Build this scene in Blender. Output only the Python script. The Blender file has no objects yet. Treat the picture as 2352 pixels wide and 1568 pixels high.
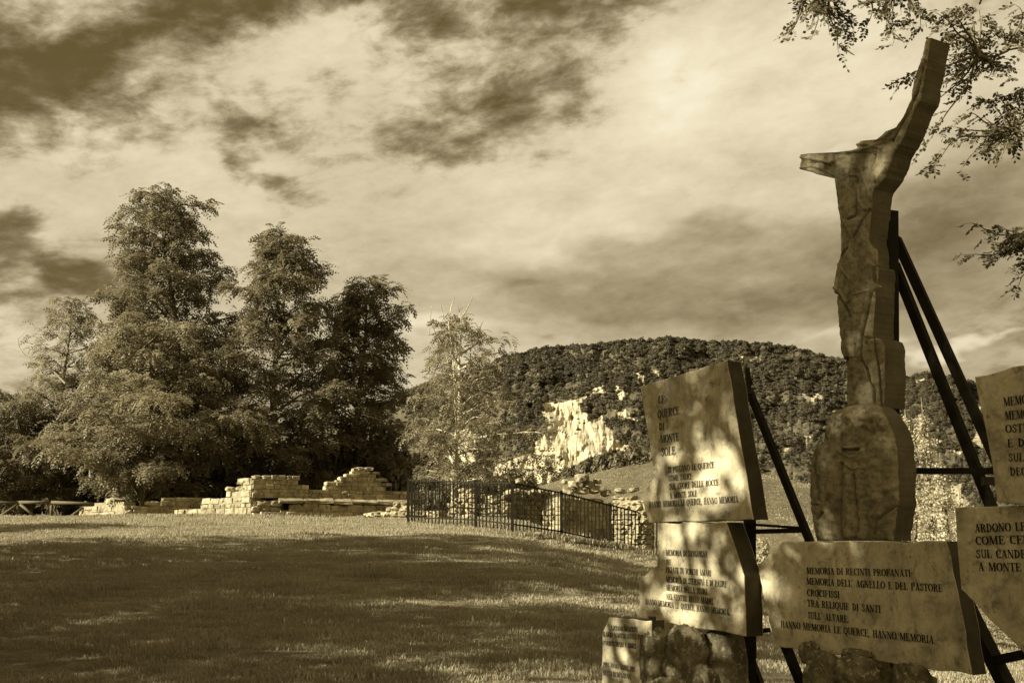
import bpy, math, random
import numpy as np
from mathutils import Vector, Matrix, noise as mnoise

random.seed(7)
RNG = np.random.default_rng(11)
scene = bpy.context.scene
COL = scene.collection

# ------------------------------------------------------------------ camera, sky, sun, exposure
F, CX, CY = 2600.0, 1176.0, 784.0            # focal length and centre of the picture, in units of a 2352 wide frame
EYE = Vector((0.0, 0.0, 1.6))
PITCH = math.atan((1255.0 - CY) / F)
cam_d = bpy.data.cameras.new('camera')
cam = bpy.data.objects.new('camera', cam_d); COL.objects.link(cam)
cam_d.sensor_width = 36.0; cam_d.lens = 36.0 * F / 2352.0
cam_d.clip_start = 0.1; cam_d.clip_end = 9000.0
cam.location = EYE; cam.rotation_euler = (math.pi / 2 + PITCH, 0, 0)
scene.camera = cam

EXPOSURE = 1.4
SUN_EL, SUN_AZ = math.radians(28), math.radians(-110)     # azimuth from +Y towards +X
SUN_DIR = Vector((math.sin(SUN_AZ) * math.cos(SUN_EL), math.cos(SUN_AZ) * math.cos(SUN_EL), math.sin(SUN_EL)))
sun_d = bpy.data.lights.new('sun', 'SUN'); sun_d.energy = 5.0; sun_d.angle = math.radians(0.5); sun_d.color = (1.0, 0.965, 0.86)
sun = bpy.data.objects.new('sun', sun_d); COL.objects.link(sun)
sun.rotation_euler = SUN_DIR.to_track_quat('Z', 'Y').to_euler()
sun.location = SUN_DIR * 60

vs = scene.view_settings
vs.view_transform = 'Standard'; vs.look = 'None'; vs.gamma = 1.0; vs.exposure = EXPOSURE; vs.use_curve_mapping = False
scene.display_settings.display_device = 'sRGB'
cy = scene.cycles
cy.max_bounces = 6; cy.diffuse_bounces = 3; cy.glossy_bounces = 2; cy.transmission_bounces = 3; cy.transparent_max_bounces = 4
cy.use_denoising = True
try: cy.denoiser = 'OPENIMAGEDENOISE'
except Exception: pass

def ray(px, py):
    x, y = (px - CX) / F, (CY - py) / F
    c, s = math.cos(PITCH), math.sin(PITCH)
    return Vector((x, c - s * y, s + c * y))
def at(px, py, Y):
    d = ray(px, py); return EYE + d * (Y / d.y)
def azel(px, py):
    d = ray(px, py).normalized(); return math.atan2(d.x, d.y), math.asin(d.z)

world = bpy.data.worlds.new('World'); scene.world = world; world.use_nodes = True
def build_sky():
    nt = world.node_tree; N, L = nt.nodes, nt.links
    N.clear()
    def n(t, **k):
        o = N.new(t)
        for a, b in k.items(): setattr(o, a, b)
        return o
    def math_(op, a, b=None, c=None, clamp=False):
        m = n('ShaderNodeMath', operation=op, use_clamp=clamp)
        for i, v in enumerate((a, b, c)):
            if v is None: continue
            if isinstance(v, (int, float)): m.inputs[i].default_value = v
            else: L.new(v, m.inputs[i])
        return m.outputs[0]
    tc = n('ShaderNodeTexCoord'); D = tc.outputs['Generated']
    sep = n('ShaderNodeSeparateXYZ'); L.new(D, sep.inputs[0])
    az = math_('ARCTAN2', sep.outputs[0], sep.outputs[1]); el = math_('ARCSINE', sep.outputs[2])
    # the direction, squeezed so that clouds flatten towards the horizon
    elc = math_('POWER', math_('MAXIMUM', el, 0.001), 0.8)
    cmb = n('ShaderNodeCombineXYZ'); L.new(az, cmb.inputs[0]); L.new(math_('MULTIPLY', elc, 1.75), cmb.inputs[1])
    mp = n('ShaderNodeMapping'); mp.inputs['Rotation'].default_value = (0, 0, math.radians(-24)); L.new(cmb.outputs[0], mp.inputs['Vector'])
    mp2 = n('ShaderNodeMapping'); mp2.inputs['Scale'].default_value = (1.0, 1.3, 1); L.new(mp.outputs[0], mp2.inputs['Vector'])
    def noise(scale, detail, rough, dist=0.0, vec=mp2.outputs[0], off=0.0):
        t = n('ShaderNodeTexNoise', noise_dimensions='3D'); t.inputs['Scale'].default_value = scale; t.inputs['Detail'].default_value = detail
        t.inputs['Roughness'].default_value = rough; t.inputs['Distortion'].default_value = dist
        m = n('ShaderNodeMapping'); m.inputs['Location'].default_value = (off, off * .7, off * 1.3); L.new(vec, m.inputs['Vector']); L.new(m.outputs[0], t.inputs['Vector'])
        return t
    f1 = noise(6.5, 9, 0.62, 0.25, off=3.1).outputs[0]
    f2 = noise(19.0, 8, 0.64, 0.35, off=7.7).outputs[0]
    f3 = noise(2.2, 3, 0.5, 0.2, off=1.7).outputs[0]
    f4 = noise(44.0, 6, 0.65, 0.2, off=9.3).outputs[0]
    wn = noise(6.0, 4, 0.6, 0, vec=cmb.outputs[0], off=5.0).outputs['Color']
    w1 = n('ShaderNodeVectorMath', operation='SUBTRACT'); L.new(wn, w1.inputs[0]); w1.inputs[1].default_value = (.5, .5, .5)
    w2 = n('ShaderNodeVectorMath', operation='SCALE'); L.new(w1.outputs[0], w2.inputs[0]); w2.inputs['Scale'].default_value = 0.11
    ae = n('ShaderNodeCombineXYZ'); L.new(az, ae.inputs[0]); L.new(el, ae.inputs[1])
    pos = n('ShaderNodeVectorMath', operation='ADD'); L.new(ae.outputs[0], pos.inputs[0]); L.new(w2.outputs[0], pos.inputs[1])
    def blobs(lst, warp=True):
        tot = None
        for (px, py, rx, ry, rot, amp) in lst:
            a, e = azel(px, py)
            m = n('ShaderNodeMapping', vector_type='TEXTURE')
            m.inputs['Location'].default_value = (a, e, 0); m.inputs['Rotation'].default_value = (0, 0, math.radians(rot))
            m.inputs['Scale'].default_value = (rx / F, ry / F, 1)
            L.new((pos if warp else ae).outputs[0], m.inputs['Vector'])
            # keep it two-dimensional
            ln = n('ShaderNodeVectorMath', operation='LENGTH')
            z0 = n('ShaderNodeVectorMath', operation='MULTIPLY'); L.new(m.outputs[0], z0.inputs[0]); z0.inputs[1].default_value = (1, 1, 0)
            L.new(z0.outputs[0], ln.inputs[0])
            mr = n('ShaderNodeMapRange', interpolation_type='SMOOTHSTEP'); L.new(ln.outputs['Value'], mr.inputs['Value'])
            mr.inputs['From Min'].default_value = 1.5; mr.inputs['From Max'].default_value = 0.1
            mr.inputs['To Min'].default_value = 0.0; mr.inputs['To Max'].default_value = amp
            tot = mr.outputs[0] if tot is None else math_('ADD', tot, mr.outputs[0])
        return tot
    # cloud cover: negative where the clear sky shows
    cover = blobs([
        (60, 150, 330, 150, 12, -.52), (560, 5, 330, 85, 0, -.46), (920, 20, 260, 100, -5, -.40), (1440, 60, 130, 70, 50, -.34), (1270, 15, 170, 70, 0, -.5), (860, 150, 80, 40, -50, -.15),
        (1120, 225, 190, 36, 22, -.20), (1310, 215, 60, 40, 40, -.30), (480, 275, 90, 35, -30, -.34), (620, 400, 160, 32, -18, -.50), (5, 545, 105, 55, -5, -.60), (170, 640, 130, 30, -10, -.5),
        (1010, 330, 140, 38, 22, -.30), (600, 310, 90, 24, 0, -.28), (300, 290, 120, 30, 0, -.22), (730, 130, 70, 40, -20, .3),
        (560, 170, 360, 85, 24, .28), (1900, 330, 560, 420, 0, .6), (300, 430, 420, 80, 0, .28), (1300, 620, 1000, 240, 0, .6), (160, 70, 170, 40, 25, .30), (840, 60, 80, 25, 10, .35), (1100, 60, 60, 90, 50, .3), (1400, 30, 60, 20, 0, .2), (800, 200, 200, 100, 0, .2)])
    # light and shade of the cloud deck itself
    shade = blobs([
        (1570, 175, 170, 80, 25, .13), (1800, 160, 500, 230, 0, .08), (1950, 60, 200, 120, 0, .05), (680, 170, 300, 90, 12, .10), (1050, 150, 160, 70, 30, .08), (1400, 340, 560, 120, 12, .07), (300, 370, 420, 80, -8, .06),
        (60, 330, 240, 50, 0, .05), (250, 500, 260, 60, 0, .0), (1150, 600, 300, 70, 14, .02), (1250, 550, 260, 60, 12, .08), (1500, 480, 400, 60, 4, .05),
        (1750, 600, 560, 120, 6, -.13), (2250, 500, 330, 170, 10, -.15), (1450, 690, 560, 70, -4, -.10), (2050, 720, 500, 90, 0, -.12), (2100, 850, 500, 60, 0, -.12), (1500, 740, 300, 60, 0, -.04),
        (1190, 672, 60, 16, 10, -.08), (1640, 520, 180, 34, 8, -.08), (900, 640, 200, 60, 0, -.04)])
    low = blobs([(980, 770, 190, 22, 0, .14), (2180, 792, 210, 13, 0, .22), (1960, 778, 130, 16, 5, .14), (60, 770, 190, 70, 0, .08), (60, 680, 150, 30, 10, .06)], warp=True)
    fsum = math_('ADD', math_('MULTIPLY', math_('SUBTRACT', f1, .5), 1.5), math_('ADD', math_('MULTIPLY', math_('SUBTRACT', f2, .5), .95), math_('MULTIPLY', math_('SUBTRACT', f4, .5), .40)))
    cv = math_('ADD', math_('ADD', cover, fsum), .50)
    mr = n('ShaderNodeMapRange', interpolation_type='SMOOTHSTEP'); L.new(cv, mr.inputs['Value'])
    mr.inputs['From Min'].default_value = -0.10; mr.inputs['From Max'].default_value = 0.70
    cloud = mr.outputs[0]
    br = math_('ADD', math_('ADD', shade, low), math_('ADD', .745, math_('MULTIPLY', math_('SUBTRACT', f1, .5), .32)))
    br = math_('ADD', br, math_('MULTIPLY', math_('SUBTRACT', f3, .5), .16))
    br = math_('ADD', br, math_('MULTIPLY', math_('SUBTRACT', f2, .5), .20))
    br = math_('ADD', br, math_('MULTIPLY', math_('SUBTRACT', f4, .5), .10))
    edge = math_('MULTIPLY', math_('SUBTRACT', cloud, 1.0), .08)
    br = math_('ADD', br, edge)
    sky = n('ShaderNodeTexSky', sky_type='NISHITA', sun_disc=False, sun_elevation=SUN_EL, sun_rotation=SUN_AZ)
    sky.altitude = 500; sky.air_density = 1.0; sky.dust_density = 0.6
    bw = n('ShaderNodeRGBToBW'); L.new(sky.outputs[0], bw.inputs[0])
    clear = math_('MULTIPLY', bw.outputs[0], 0.10)
    # everything below is in display luminance; one tinting ramp turns it sepia
    clear_n = math_('ADD', math_('MULTIPLY', math_('SUBTRACT', f1, .5), .10), math_('MULTIPLY', math_('SUBTRACT', f2, .5), .08))
    clear_v = math_('MINIMUM', math_('ADD', .345, math_('MULTIPLY', clear, .22)), .56)
    clear_v = math_('ADD', clear_v, clear_n)
    mix = n('ShaderNodeMix', data_type='FLOAT'); L.new(cloud, mix.inputs['Factor']); L.new(clear_v, mix.inputs['A']); L.new(br, mix.inputs['B'])
    ramp = n('ShaderNodeValToRGB'); L.new(mix.outputs['Result'], ramp.inputs[0]); cr = ramp.color_ramp
    def lin(c): return tuple(((v / 255 / 12.92) if v <= 10 else ((v / 255 + .055) / 1.055) ** 2.4) for v in c) + (1,)
    stops = [(0, (30, 22, 2)), (.25, (74, 62, 28)), (.38, (103, 89, 54)), (.5, (140, 125, 94)), (.62, (176, 161, 128)), (.75, (210, 196, 162)), (.88, (236, 222, 188)), (1, (250, 240, 210))]
    cr.elements[0].position = 0; cr.elements[0].color = lin(stops[0][1]); cr.elements[1].position = 1; cr.elements[1].color = lin(stops[-1][1])
    for p_, c_ in stops[1:-1]:
        e = cr.elements.new(p_); e.color = lin(c_)
    bg = n('ShaderNodeBackground'); L.new(ramp.outputs[0], bg.inputs[0]); bg.inputs[1].default_value = 1.0 / 2 ** EXPOSURE
    out = n('ShaderNodeOutputWorld'); L.new(bg.outputs[0], out.inputs[0])
build_sky()
try: world.cycles.sampling_method = 'MANUAL'; world.cycles.sample_map_resolution = 512
except Exception: pass

# ------------------------------------------------------------------ materials (the place is toned brown: every colour keeps that hue)
def tone(v, warm=0.0):
    """a brown-toned grey of luminance v"""
    t = min(1.0, max(0.0, (v - 0.02) / 0.45))
    g, b = 0.80 + 0.09 * t, 0.36 + 0.22 * t
    return (v * 1.12, v * 1.12 * (g - warm * .05), v * 1.12 * (b - warm * .1), 1)
def grey(v): return (v, v * .985, v * .95, 1)
class NB:
    def __init__(s, name):
        s.m = bpy.data.materials.new(name); s.m.use_nodes = True; s.nt = s.m.node_tree; s.N = s.nt.nodes; s.L = s.nt.links
        s.b = s.N['Principled BSDF']; s.out = s.N['Material Output']
        s.b.inputs['Specular IOR Level'].default_value = 0.25
    def n(s, t, **k):
        o = s.N.new(t)
        for a, b in k.items(): setattr(o, a, b)
        return o
    def coords(s, kind='Object', scale=(1, 1, 1)):
        tc = s.n('ShaderNodeTexCoord'); mp = s.n('ShaderNodeMapping'); mp.inputs['Scale'].default_value = scale
        s.L.new(tc.outputs[kind], mp.inputs[0]); return mp.outputs[0]
    def wcoords(s, scale=(1, 1, 1)):
        g = s.n('ShaderNodeNewGeometry'); mp = s.n('ShaderNodeMapping'); mp.inputs['Scale'].default_value = scale
        s.L.new(g.outputs['Position'], mp.inputs[0]); return mp.outputs[0]
    def noise(s, vec, scale, detail=5, rough=.6, dist=0):
        t = s.n('ShaderNodeTexNoise'); t.inputs['Scale'].default_value = scale; t.inputs['Detail'].default_value = detail
        t.inputs['Roughness'].default_value = rough; t.inputs['Distortion'].default_value = dist; s.L.new(vec, t.inputs['Vector']); return t.outputs[0]
    def ramp(s, fac, stops, interp='LINEAR'):
        r = s.n('ShaderNodeValToRGB'); r.color_ramp.interpolation = interp; cr = r.color_ramp
        while len(cr.elements) < len(stops): cr.elements.new(.5)
        for e, (p_, c_) in zip(cr.elements, stops):
            e.position = p_; e.color = c_ if not isinstance(c_, (int, float)) else (c_, c_, c_, 1)
        s.L.new(fac, r.inputs[0]); return r.outputs[0]
    def mixc(s, fac, a, b, mode='MIX'):
        m = s.n('ShaderNodeMix', data_type='RGBA', blend_type=mode)
        for i, v in ((0, fac), (6, a), (7, b)):
            if isinstance(v, (int, float)): m.inputs[i].default_value = v
            elif isinstance(v, tuple): m.inputs[i].default_value = v
            else: s.L.new(v, m.inputs[i])
        return m.outputs[2]
    def bump(s, h, strength=.5, dist=.02, prev=None):
        b = s.n('ShaderNodeBump'); b.inputs['Strength'].default_value = strength; b.inputs['Distance'].default_value = dist
        s.L.new(h, b.inputs['Height'])
        if prev is not None: s.L.new(prev, b.inputs['Normal'])
        s.L.new(b.outputs[0], s.b.inputs['Normal']); return b.outputs[0]
    def base(s, c): s.L.new(c, s.b.inputs['Base Color'])
    def rough(s, v): s.b.inputs['Roughness'].default_value = v; return s
    def rnd(s):
        o = s.n('ShaderNodeObjectInfo'); return o.outputs['Random']

def m_slab():
    q = NB('weathered_inscribed_concrete'); v = q.coords()
    vs_ = q.coords(scale=(6, 6, .9))
    a = q.noise(v, 3.2, 6, .65); streak = q.noise(vs_, 2.4, 5, .6, .3); fine = q.noise(v, 60, 4, .7); spots = q.noise(v, 14, 6, .75)
    blot = q.noise(v, 7.5, 8, .72, .5)
    c = q.ramp(a, [(.28, tone(.42)), (.5, tone(.60)), (.72, tone(.76))])
    big = q.noise(v, 2.1, 6, .7, .6)
    c = q.mixc(.7, c, q.ramp(big, [(.36, grey(.45)), (.52, grey(1.0)), (.7, grey(1.12))]), 'MULTIPLY')
    c = q.mixc(.85, c, q.ramp(blot, [(.33, grey(.38)), (.47, grey(.9)), (.6, grey(1.05))]), 'MULTIPLY')
    c = q.mixc(.40, c, q.ramp(streak, [(.32, grey(.40)), (.5, grey(.85)), (.66, grey(1.0))]), 'MULTIPLY')
    c = q.mixc(.8, c, q.ramp(spots, [(.34, grey(.35)), (.44, grey(.95)), (.7, grey(1.0))]), 'MULTIPLY')
    c = q.mixc(.3, c, q.ramp(fine, [(.3, grey(.5)), (.6, grey(1.0))]), 'MULTIPLY')
    q.base(c); n1 = q.bump(fine, .25, .004); q.bump(spots, .25, .006, n1); return q.rough(.85).m
def m_slab_side():  # slab sides: same stone, with the shade of the unlit side in the colour
    q = NB('shade_toned_slab_edge'); v = q.coords(); a = q.noise(v, 5, 6, .7); f = q.noise(v, 50, 4, .7)
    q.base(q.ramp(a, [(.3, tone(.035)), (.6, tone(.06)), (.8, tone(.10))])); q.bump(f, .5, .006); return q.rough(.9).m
def m_carved():
    q = NB('carved_grey_stone'); v = q.coords(); a = q.noise(v, 4.5, 7, .68); sp = q.noise(v, 22, 6, .75); f = q.noise(v, 90, 4, .7)
    st = q.noise(q.coords(scale=(7, 7, 1.2)), 2, 5, .6)
    c = q.ramp(a, [(.28, tone(.17)), (.5, tone(.26)), (.72, tone(.36))])
    c = q.mixc(.65, c, q.ramp(sp, [(.38, grey(.35)), (.5, grey(1.0)), (.7, grey(1.5))]), 'MULTIPLY')
    c = q.mixc(.5, c, q.ramp(st, [(.35, grey(.5)), (.6, grey(1.05))]), 'MULTIPLY')
    q.base(c); n1 = q.bump(f, .45, .006); q.bump(sp, .55, .014, n1); return q.rough(.9).m
def m_carved_dark():  # sides and back of the carved stones, darkened by painted-in shade
    q = NB('shade_toned_flank'); v = q.coords(); a = q.noise(v, 3, 6, .7); f = q.noise(v, 45, 5, .7)
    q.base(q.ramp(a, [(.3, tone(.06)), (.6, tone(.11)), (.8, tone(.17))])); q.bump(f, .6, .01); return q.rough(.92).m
def m_lichen():
    q = NB('lichen_crust'); v = q.coords(); a = q.noise(v, 18, 6, .75); f = q.noise(v, 60, 4, .7)
    q.base(q.ramp(a, [(.35, tone(.15)), (.5, tone(.32)), (.7, tone(.5))])); q.bump(f, .8, .012); return q.rough(.95).m
def m_boulder():
    q = NB('lichened_boulder_rock'); v = q.coords(); a = q.noise(v, 5, 7, .7, .4); sp = q.noise(v, 26, 5, .75); f = q.noise(v, 70, 5, .7)
    c = q.ramp(a, [(.3, tone(.05)), (.48, tone(.12)), (.62, tone(.22)), (.8, tone(.3))])
    c = q.mixc(q.ramp(sp, [(.56, 0.0), (.64, .8)]), c, tone(.42))
    q.base(c); n1 = q.bump(f, .7, .008); q.bump(a, .6, .04, n1); return q.rough(.95).m
def m_ruin():
    q = NB('old_sandstone_block'); v = q.wcoords(); a = q.noise(v, 1.3, 6, .65); sp = q.noise(v, 6, 6, .75); f = q.noise(v, 18, 5, .75)
    c = q.ramp(a, [(.3, tone(.24)), (.5, tone(.34)), (.7, tone(.44))])
    r = q.ramp(q.rnd(), [(0, grey(.6)), (1, grey(1.15))]); c = q.mixc(.8, c, r, 'MULTIPLY')
    dirt = q.noise(v, 2.6, 7, .75, .4)
    c = q.mixc(.8, c, q.ramp(dirt, [(.34, grey(.28)), (.5, grey(.9)), (.65, grey(1.15))]), 'MULTIPLY')
    c = q.mixc(.7, c, q.ramp(sp, [(.36, grey(.3)), (.5, grey(1.0)), (.8, grey(1.15))]), 'MULTIPLY')
    q.base(c); n1 = q.bump(f, .8, .03); q.bump(sp, .5, .05, n1); return q.rough(.95).m
def m_mortar():
    q = NB('crumbling_mortar'); v = q.wcoords(); a = q.noise(v, 5, 6, .7)
    q.base(q.ramp(a, [(.3, tone(.14)), (.7, tone(.28))])); q.bump(a, .8, .05); return q.rough(1).m
def m_iron():
    q = NB('dark_painted_iron'); v = q.wcoords(); a = q.noise(v, 12, 5, .7)
    q.base(q.ramp(a, [(.3, tone(.010)), (.7, tone(.024))])); q.b.inputs['Specular IOR Level'].default_value = .08; return q.rough(.7).m
def m_wood():
    q = NB('weathered_rail_wood'); v = q.coords(scale=(8, 8, 2)); a = q.noise(v, 3, 6, .7)
    q.base(q.ramp(a, [(.3, tone(.06)), (.7, tone(.13))])); q.bump(a, .6, .01); return q.rough(.9).m
def m_bark(name, lo, hi):
    q = NB(name); v = q.coords(scale=(6, 6, 1.4)); a = q.noise(v, 3, 7, .7, .4)
    q.base(q.ramp(a, [(.35, tone(lo)), (.65, tone(hi))])); q.bump(a, .9, .04); return q.rough(.95).m
def m_leaf(name, v, trans=.35, var=.35, warm=0, scale=.7):
    q = NB(name); info = q.n('ShaderNodeObjectInfo'); g = q.n('ShaderNodeNewGeometry')
    w = q.noise(q.wcoords(), scale, 3, .6)
    c = q.ramp(w, [(.3, tone(v * (1 - var), warm)), (.7, tone(v * (1 + var), warm))])
    c = q.mixc(.35, c, q.ramp(g.outputs['Random Per Island'], [(0, tone(v * .6, warm)), (1, tone(v * 1.5, warm))]))
    q.base(c); q.rough(.55); q.b.inputs['Specular IOR Level'].default_value = .3
    t = q.n('ShaderNodeBsdfTranslucent'); q.L.new(c, t.inputs[0]); mx = q.n('ShaderNodeMixShader'); mx.inputs[0].default_value = trans
    q.L.new(q.b.outputs[0], mx.inputs[1]); q.L.new(t.outputs[0], mx.inputs[2]); q.L.new(mx.outputs[0], q.out.inputs[0]); return q.m
def m_ground():
    q = NB('mown_grass_turf'); v = q.wcoords(); a = q.noise(v, .35, 5, .6); b = q.noise(v, 3.5, 6, .7); f = q.noise(v, 30, 6, .75)
    c = q.ramp(b, [(.3, tone(.10)), (.5, tone(.20)), (.72, tone(.32))])
    c = q.mixc(.5, c, q.ramp(a, [(.3, grey(.7)), (.7, grey(1.15))]), 'MULTIPLY')
    c = q.mixc(.6, c, q.ramp(f, [(.3, grey(.4)), (.6, grey(1.1))]), 'MULTIPLY')
    q.base(c); n1 = q.bump(f, 1, .06); q.bump(b, .5, .1, n1); return q.rough(1).m
def m_meadow():
    q = NB('dry_meadow_grass'); v = q.wcoords((1, .5, 1)); a = q.noise(v, .08, 6, .65); b = q.noise(v, 1.1, 8, .78)
    c = q.ramp(b, [(.3, tone(.07)), (.5, tone(.12)), (.72, tone(.19))])
    c = q.mixc(.7, c, q.ramp(a, [(.35, grey(.55)), (.65, grey(1.25))]), 'MULTIPLY')
    q.base(c); q.bump(b, 1, .5); return q.rough(1).m
def m_hill():
    q = NB('hillside_marl_and_scrub'); v = q.wcoords(); at_ = q.n('ShaderNodeAttribute', attribute_name='marl')
    a = q.noise(v, .018, 6, .65); b = q.noise(v, .12, 7, .75); s_ = q.noise(q.wcoords((.012, .012, .5)), 1.0, 7, .75)
    g = q.ramp(b, [(.3, tone(.035)), (.55, tone(.07)), (.75, tone(.13))])
    p_ = q.ramp(s_, [(.3, tone(.22)), (.5, tone(.32)), (.7, tone(.42))])
    p_ = q.mixc(.55, p_, q.ramp(b, [(.34, grey(.5)), (.5, grey(1.0))]), 'MULTIPLY')
    m = q.n('ShaderNodeMath', operation='ADD'); q.L.new(at_.outputs['Fac'], m.inputs[0])
    mm = q.n('ShaderNodeMath', operation='MULTIPLY_ADD'); q.L.new(b, mm.inputs[0]); mm.inputs[1].default_value = .9; mm.inputs[2].default_value = -.45
    q.L.new(mm.outputs[0], m.inputs[1])
    c = q.mixc(q.ramp(m.outputs[0], [(.36, 0.0), (.58, 1.0)]), g, p_)
    q.base(c); q.bump(b, .6, 1.5); return q.rough(1).m

M = dict(slab=m_slab(), side=m_slab_side(), carved=m_carved(), carved_dark=m_carved_dark(), lichen=m_lichen(), boulder=m_boulder(), ruin=m_ruin(), mortar=m_mortar(), iron=m_iron(),
         wood=m_wood(), bark=m_bark('furrowed_bark', .07, .2), pale_bark=m_bark('pale_dead_bark', .28, .5), leaf=m_leaf('locust_foliage', .16, .4), leaf_pale=m_leaf('pale_locust_foliage', .21, .42),
         leaf_dark=m_leaf('shrub_foliage', .12, .3), leaf_bright=m_leaf('silvery_poplar_foliage', .38, .45, .4), leaf_near=m_leaf('near_locust_leaflets', .11, .35), wood_far=m_leaf('oak_wood_foliage', .075, .5, .45, 0, .015),
         ground=m_ground(), grass=m_leaf('grass_blades', .29, .35, .3), meadow=m_meadow(), hill=m_hill(), weed=m_leaf('tall_weed_foliage', .22, .4, .6, 0, .15))
q = NB('black_carved_lettering'); q.b.inputs['Base Color'].default_value = tone(.025); M['ink'] = q.rough(.9).m

# ------------------------------------------------------------------ helpers
def link(o, parent=None):
    COL.objects.link(o)
    if parent is not None:
        o.parent = parent
        o.matrix_parent_inverse = Matrix.Translation(parent.location).inverted() if parent.type == 'EMPTY' else Matrix.Identity(4)
    return o
def mesh_np(name, V, faces_n, idx, mats, midx=None, smooth=False):
    """V (n,3); faces_n: verts per face (int or array); idx: flat vertex indices"""
    me = bpy.data.meshes.new(name); V = np.asarray(V, np.float32); idx = np.asarray(idx, np.int32).ravel()
    nf = len(idx) // faces_n
    me.vertices.add(len(V)); me.vertices.foreach_set('co', V.ravel())
    me.loops.add(len(idx)); me.loops.foreach_set('vertex_index', idx)
    me.polygons.add(nf); me.polygons.foreach_set('loop_start', np.arange(0, len(idx), faces_n, dtype=np.int32))
    me.polygons.foreach_set('loop_total', np.full(nf, faces_n, np.int32))
    for m in (mats if isinstance(mats, (list, tuple)) else [mats]): me.materials.append(m)
    if midx is not None: me.polygons.foreach_set('material_index', np.asarray(midx, np.int32))
    me.polygons.foreach_set('use_smooth', np.full(nf, smooth))
    me.update(calc_edges=True); me.validate(); return me
def mesh_py(name, V, Fc, mats, smooth=False):
    me = bpy.data.meshes.new(name); me.from_pydata([tuple(v) for v in V], [], Fc)
    for m in (mats if isinstance(mats, (list, tuple)) else [mats]): me.materials.append(m)
    if smooth: me.polygons.foreach_set('use_smooth', [True] * len(me.polygons))
    me.update(); return me
def obj(name, me, parent=None, **props):
    o = bpy.data.objects.new(name, me); link(o, parent)
    for k, v in props.items(): o[k] = v
    return o
def empty(name, loc, label, category, group=None):
    o = bpy.data.objects.new(name, None); COL.objects.link(o); o.location = loc; o.empty_display_size = .2
    o['label'] = label; o['category'] = category
    if group: o['group'] = group
    return o
def tube(path, radii, sides=7, cap=True):
    P = [Vector(p) for p in path]; V, Fc = [], []
    for i, p in enumerate(P):
        d = (P[min(i + 1, len(P) - 1)] - P[max(i - 1, 0)]).normalized()
        a = d.orthogonal().normalized() if abs(d.z) > .95 else d.cross(Vector((0, 0, 1))).normalized(); b = d.cross(a)
        for k in range(sides):
            t = 2 * math.pi * k / sides; V.append(p + (a * math.cos(t) + b * math.sin(t)) * radii[i])
    for i in range(len(P) - 1):
        for k in range(sides):
            k2 = (k + 1) % sides; Fc.append((i * sides + k, i * sides + k2, (i + 1) * sides + k2, (i + 1) * sides + k))
    if cap: Fc.append(tuple(range(sides))[::-1]); Fc.append(tuple((len(P) - 1) * sides + k for k in range(sides)))
    return V, Fc
def join(parts):
    V, Fc = [], []
    for v, f in parts:
        o = len(V); V += list(v); Fc += [tuple(i + o for i in q_) for q_ in f]
    return V, Fc
def bar(a, b, w, h=None, up=Vector((0, 0, 1))):
    """square section bar from a to b"""
    h = h or w; a, b = Vector(a), Vector(b); d = (b - a).normalized(); s = d.cross(up)
    s = s.normalized() if s.length > 1e-4 else Vector((1, 0, 0)); u = s.cross(d)
    V = [p + s * (w / 2 * x) + u * (h / 2 * y) for p in (a, b) for x, y in ((-1, -1), (1, -1), (1, 1), (-1, 1))]
    return V, [(3, 2, 1, 0), (4, 5, 6, 7), (0, 1, 5, 4), (1, 2, 6, 5), (2, 3, 7, 6), (3, 0, 4, 7)]
def nz(x, y, z=0.0, s=1.0): return mnoise.fractal(Vector((x * s, y * s, z * s)), 1.0, 2.0, 4)

# ------------------------------------------------------------------ the setting: ground, meadow, hill
YS = [-60, 0, 8, 13.3, 20, 31, 41, 50, 56, 70, 100, 400]
ZS = [-3, -.7, -.05, .42, .95, 1.74, 2.44, 2.93, 3.05, 2.6, .5, -4]
def gz(x, y):
    z = float(np.interp(y, YS, ZS))
    d = .245 * (math.sqrt(x * x + .5) + x) / 2 * min(1, max(.25, y / 34))
    if x < 0: d *= 1
    d = min(d, 5 + .02 * max(0, x))
    z -= d
    return z + .10 * nz(x * .12, y * .12) + .03 * nz(x * .5, y * .5, 3)
def build_ground():
    xs = np.concatenate([np.linspace(-900, -70, 12), np.linspace(-60, 60, 150), np.linspace(70, 900, 12)])
    ys = np.concatenate([np.linspace(-300, -30, 6), np.linspace(-20, 80, 180), np.linspace(90, 900, 14)])
    V = [(x, y, gz(x, y)) for y in ys for x in xs]; nx = len(xs)
    I = [(j * nx + i, j * nx + i + 1, (j + 1) * nx + i + 1, (j + 1) * nx + i) for j in range(len(ys) - 1) for i in range(nx - 1)]
    me = mesh_np('lawn', V, 4, I, M['ground'], smooth=True)
    obj('lawn', me, kind='structure')
build_ground()

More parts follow.
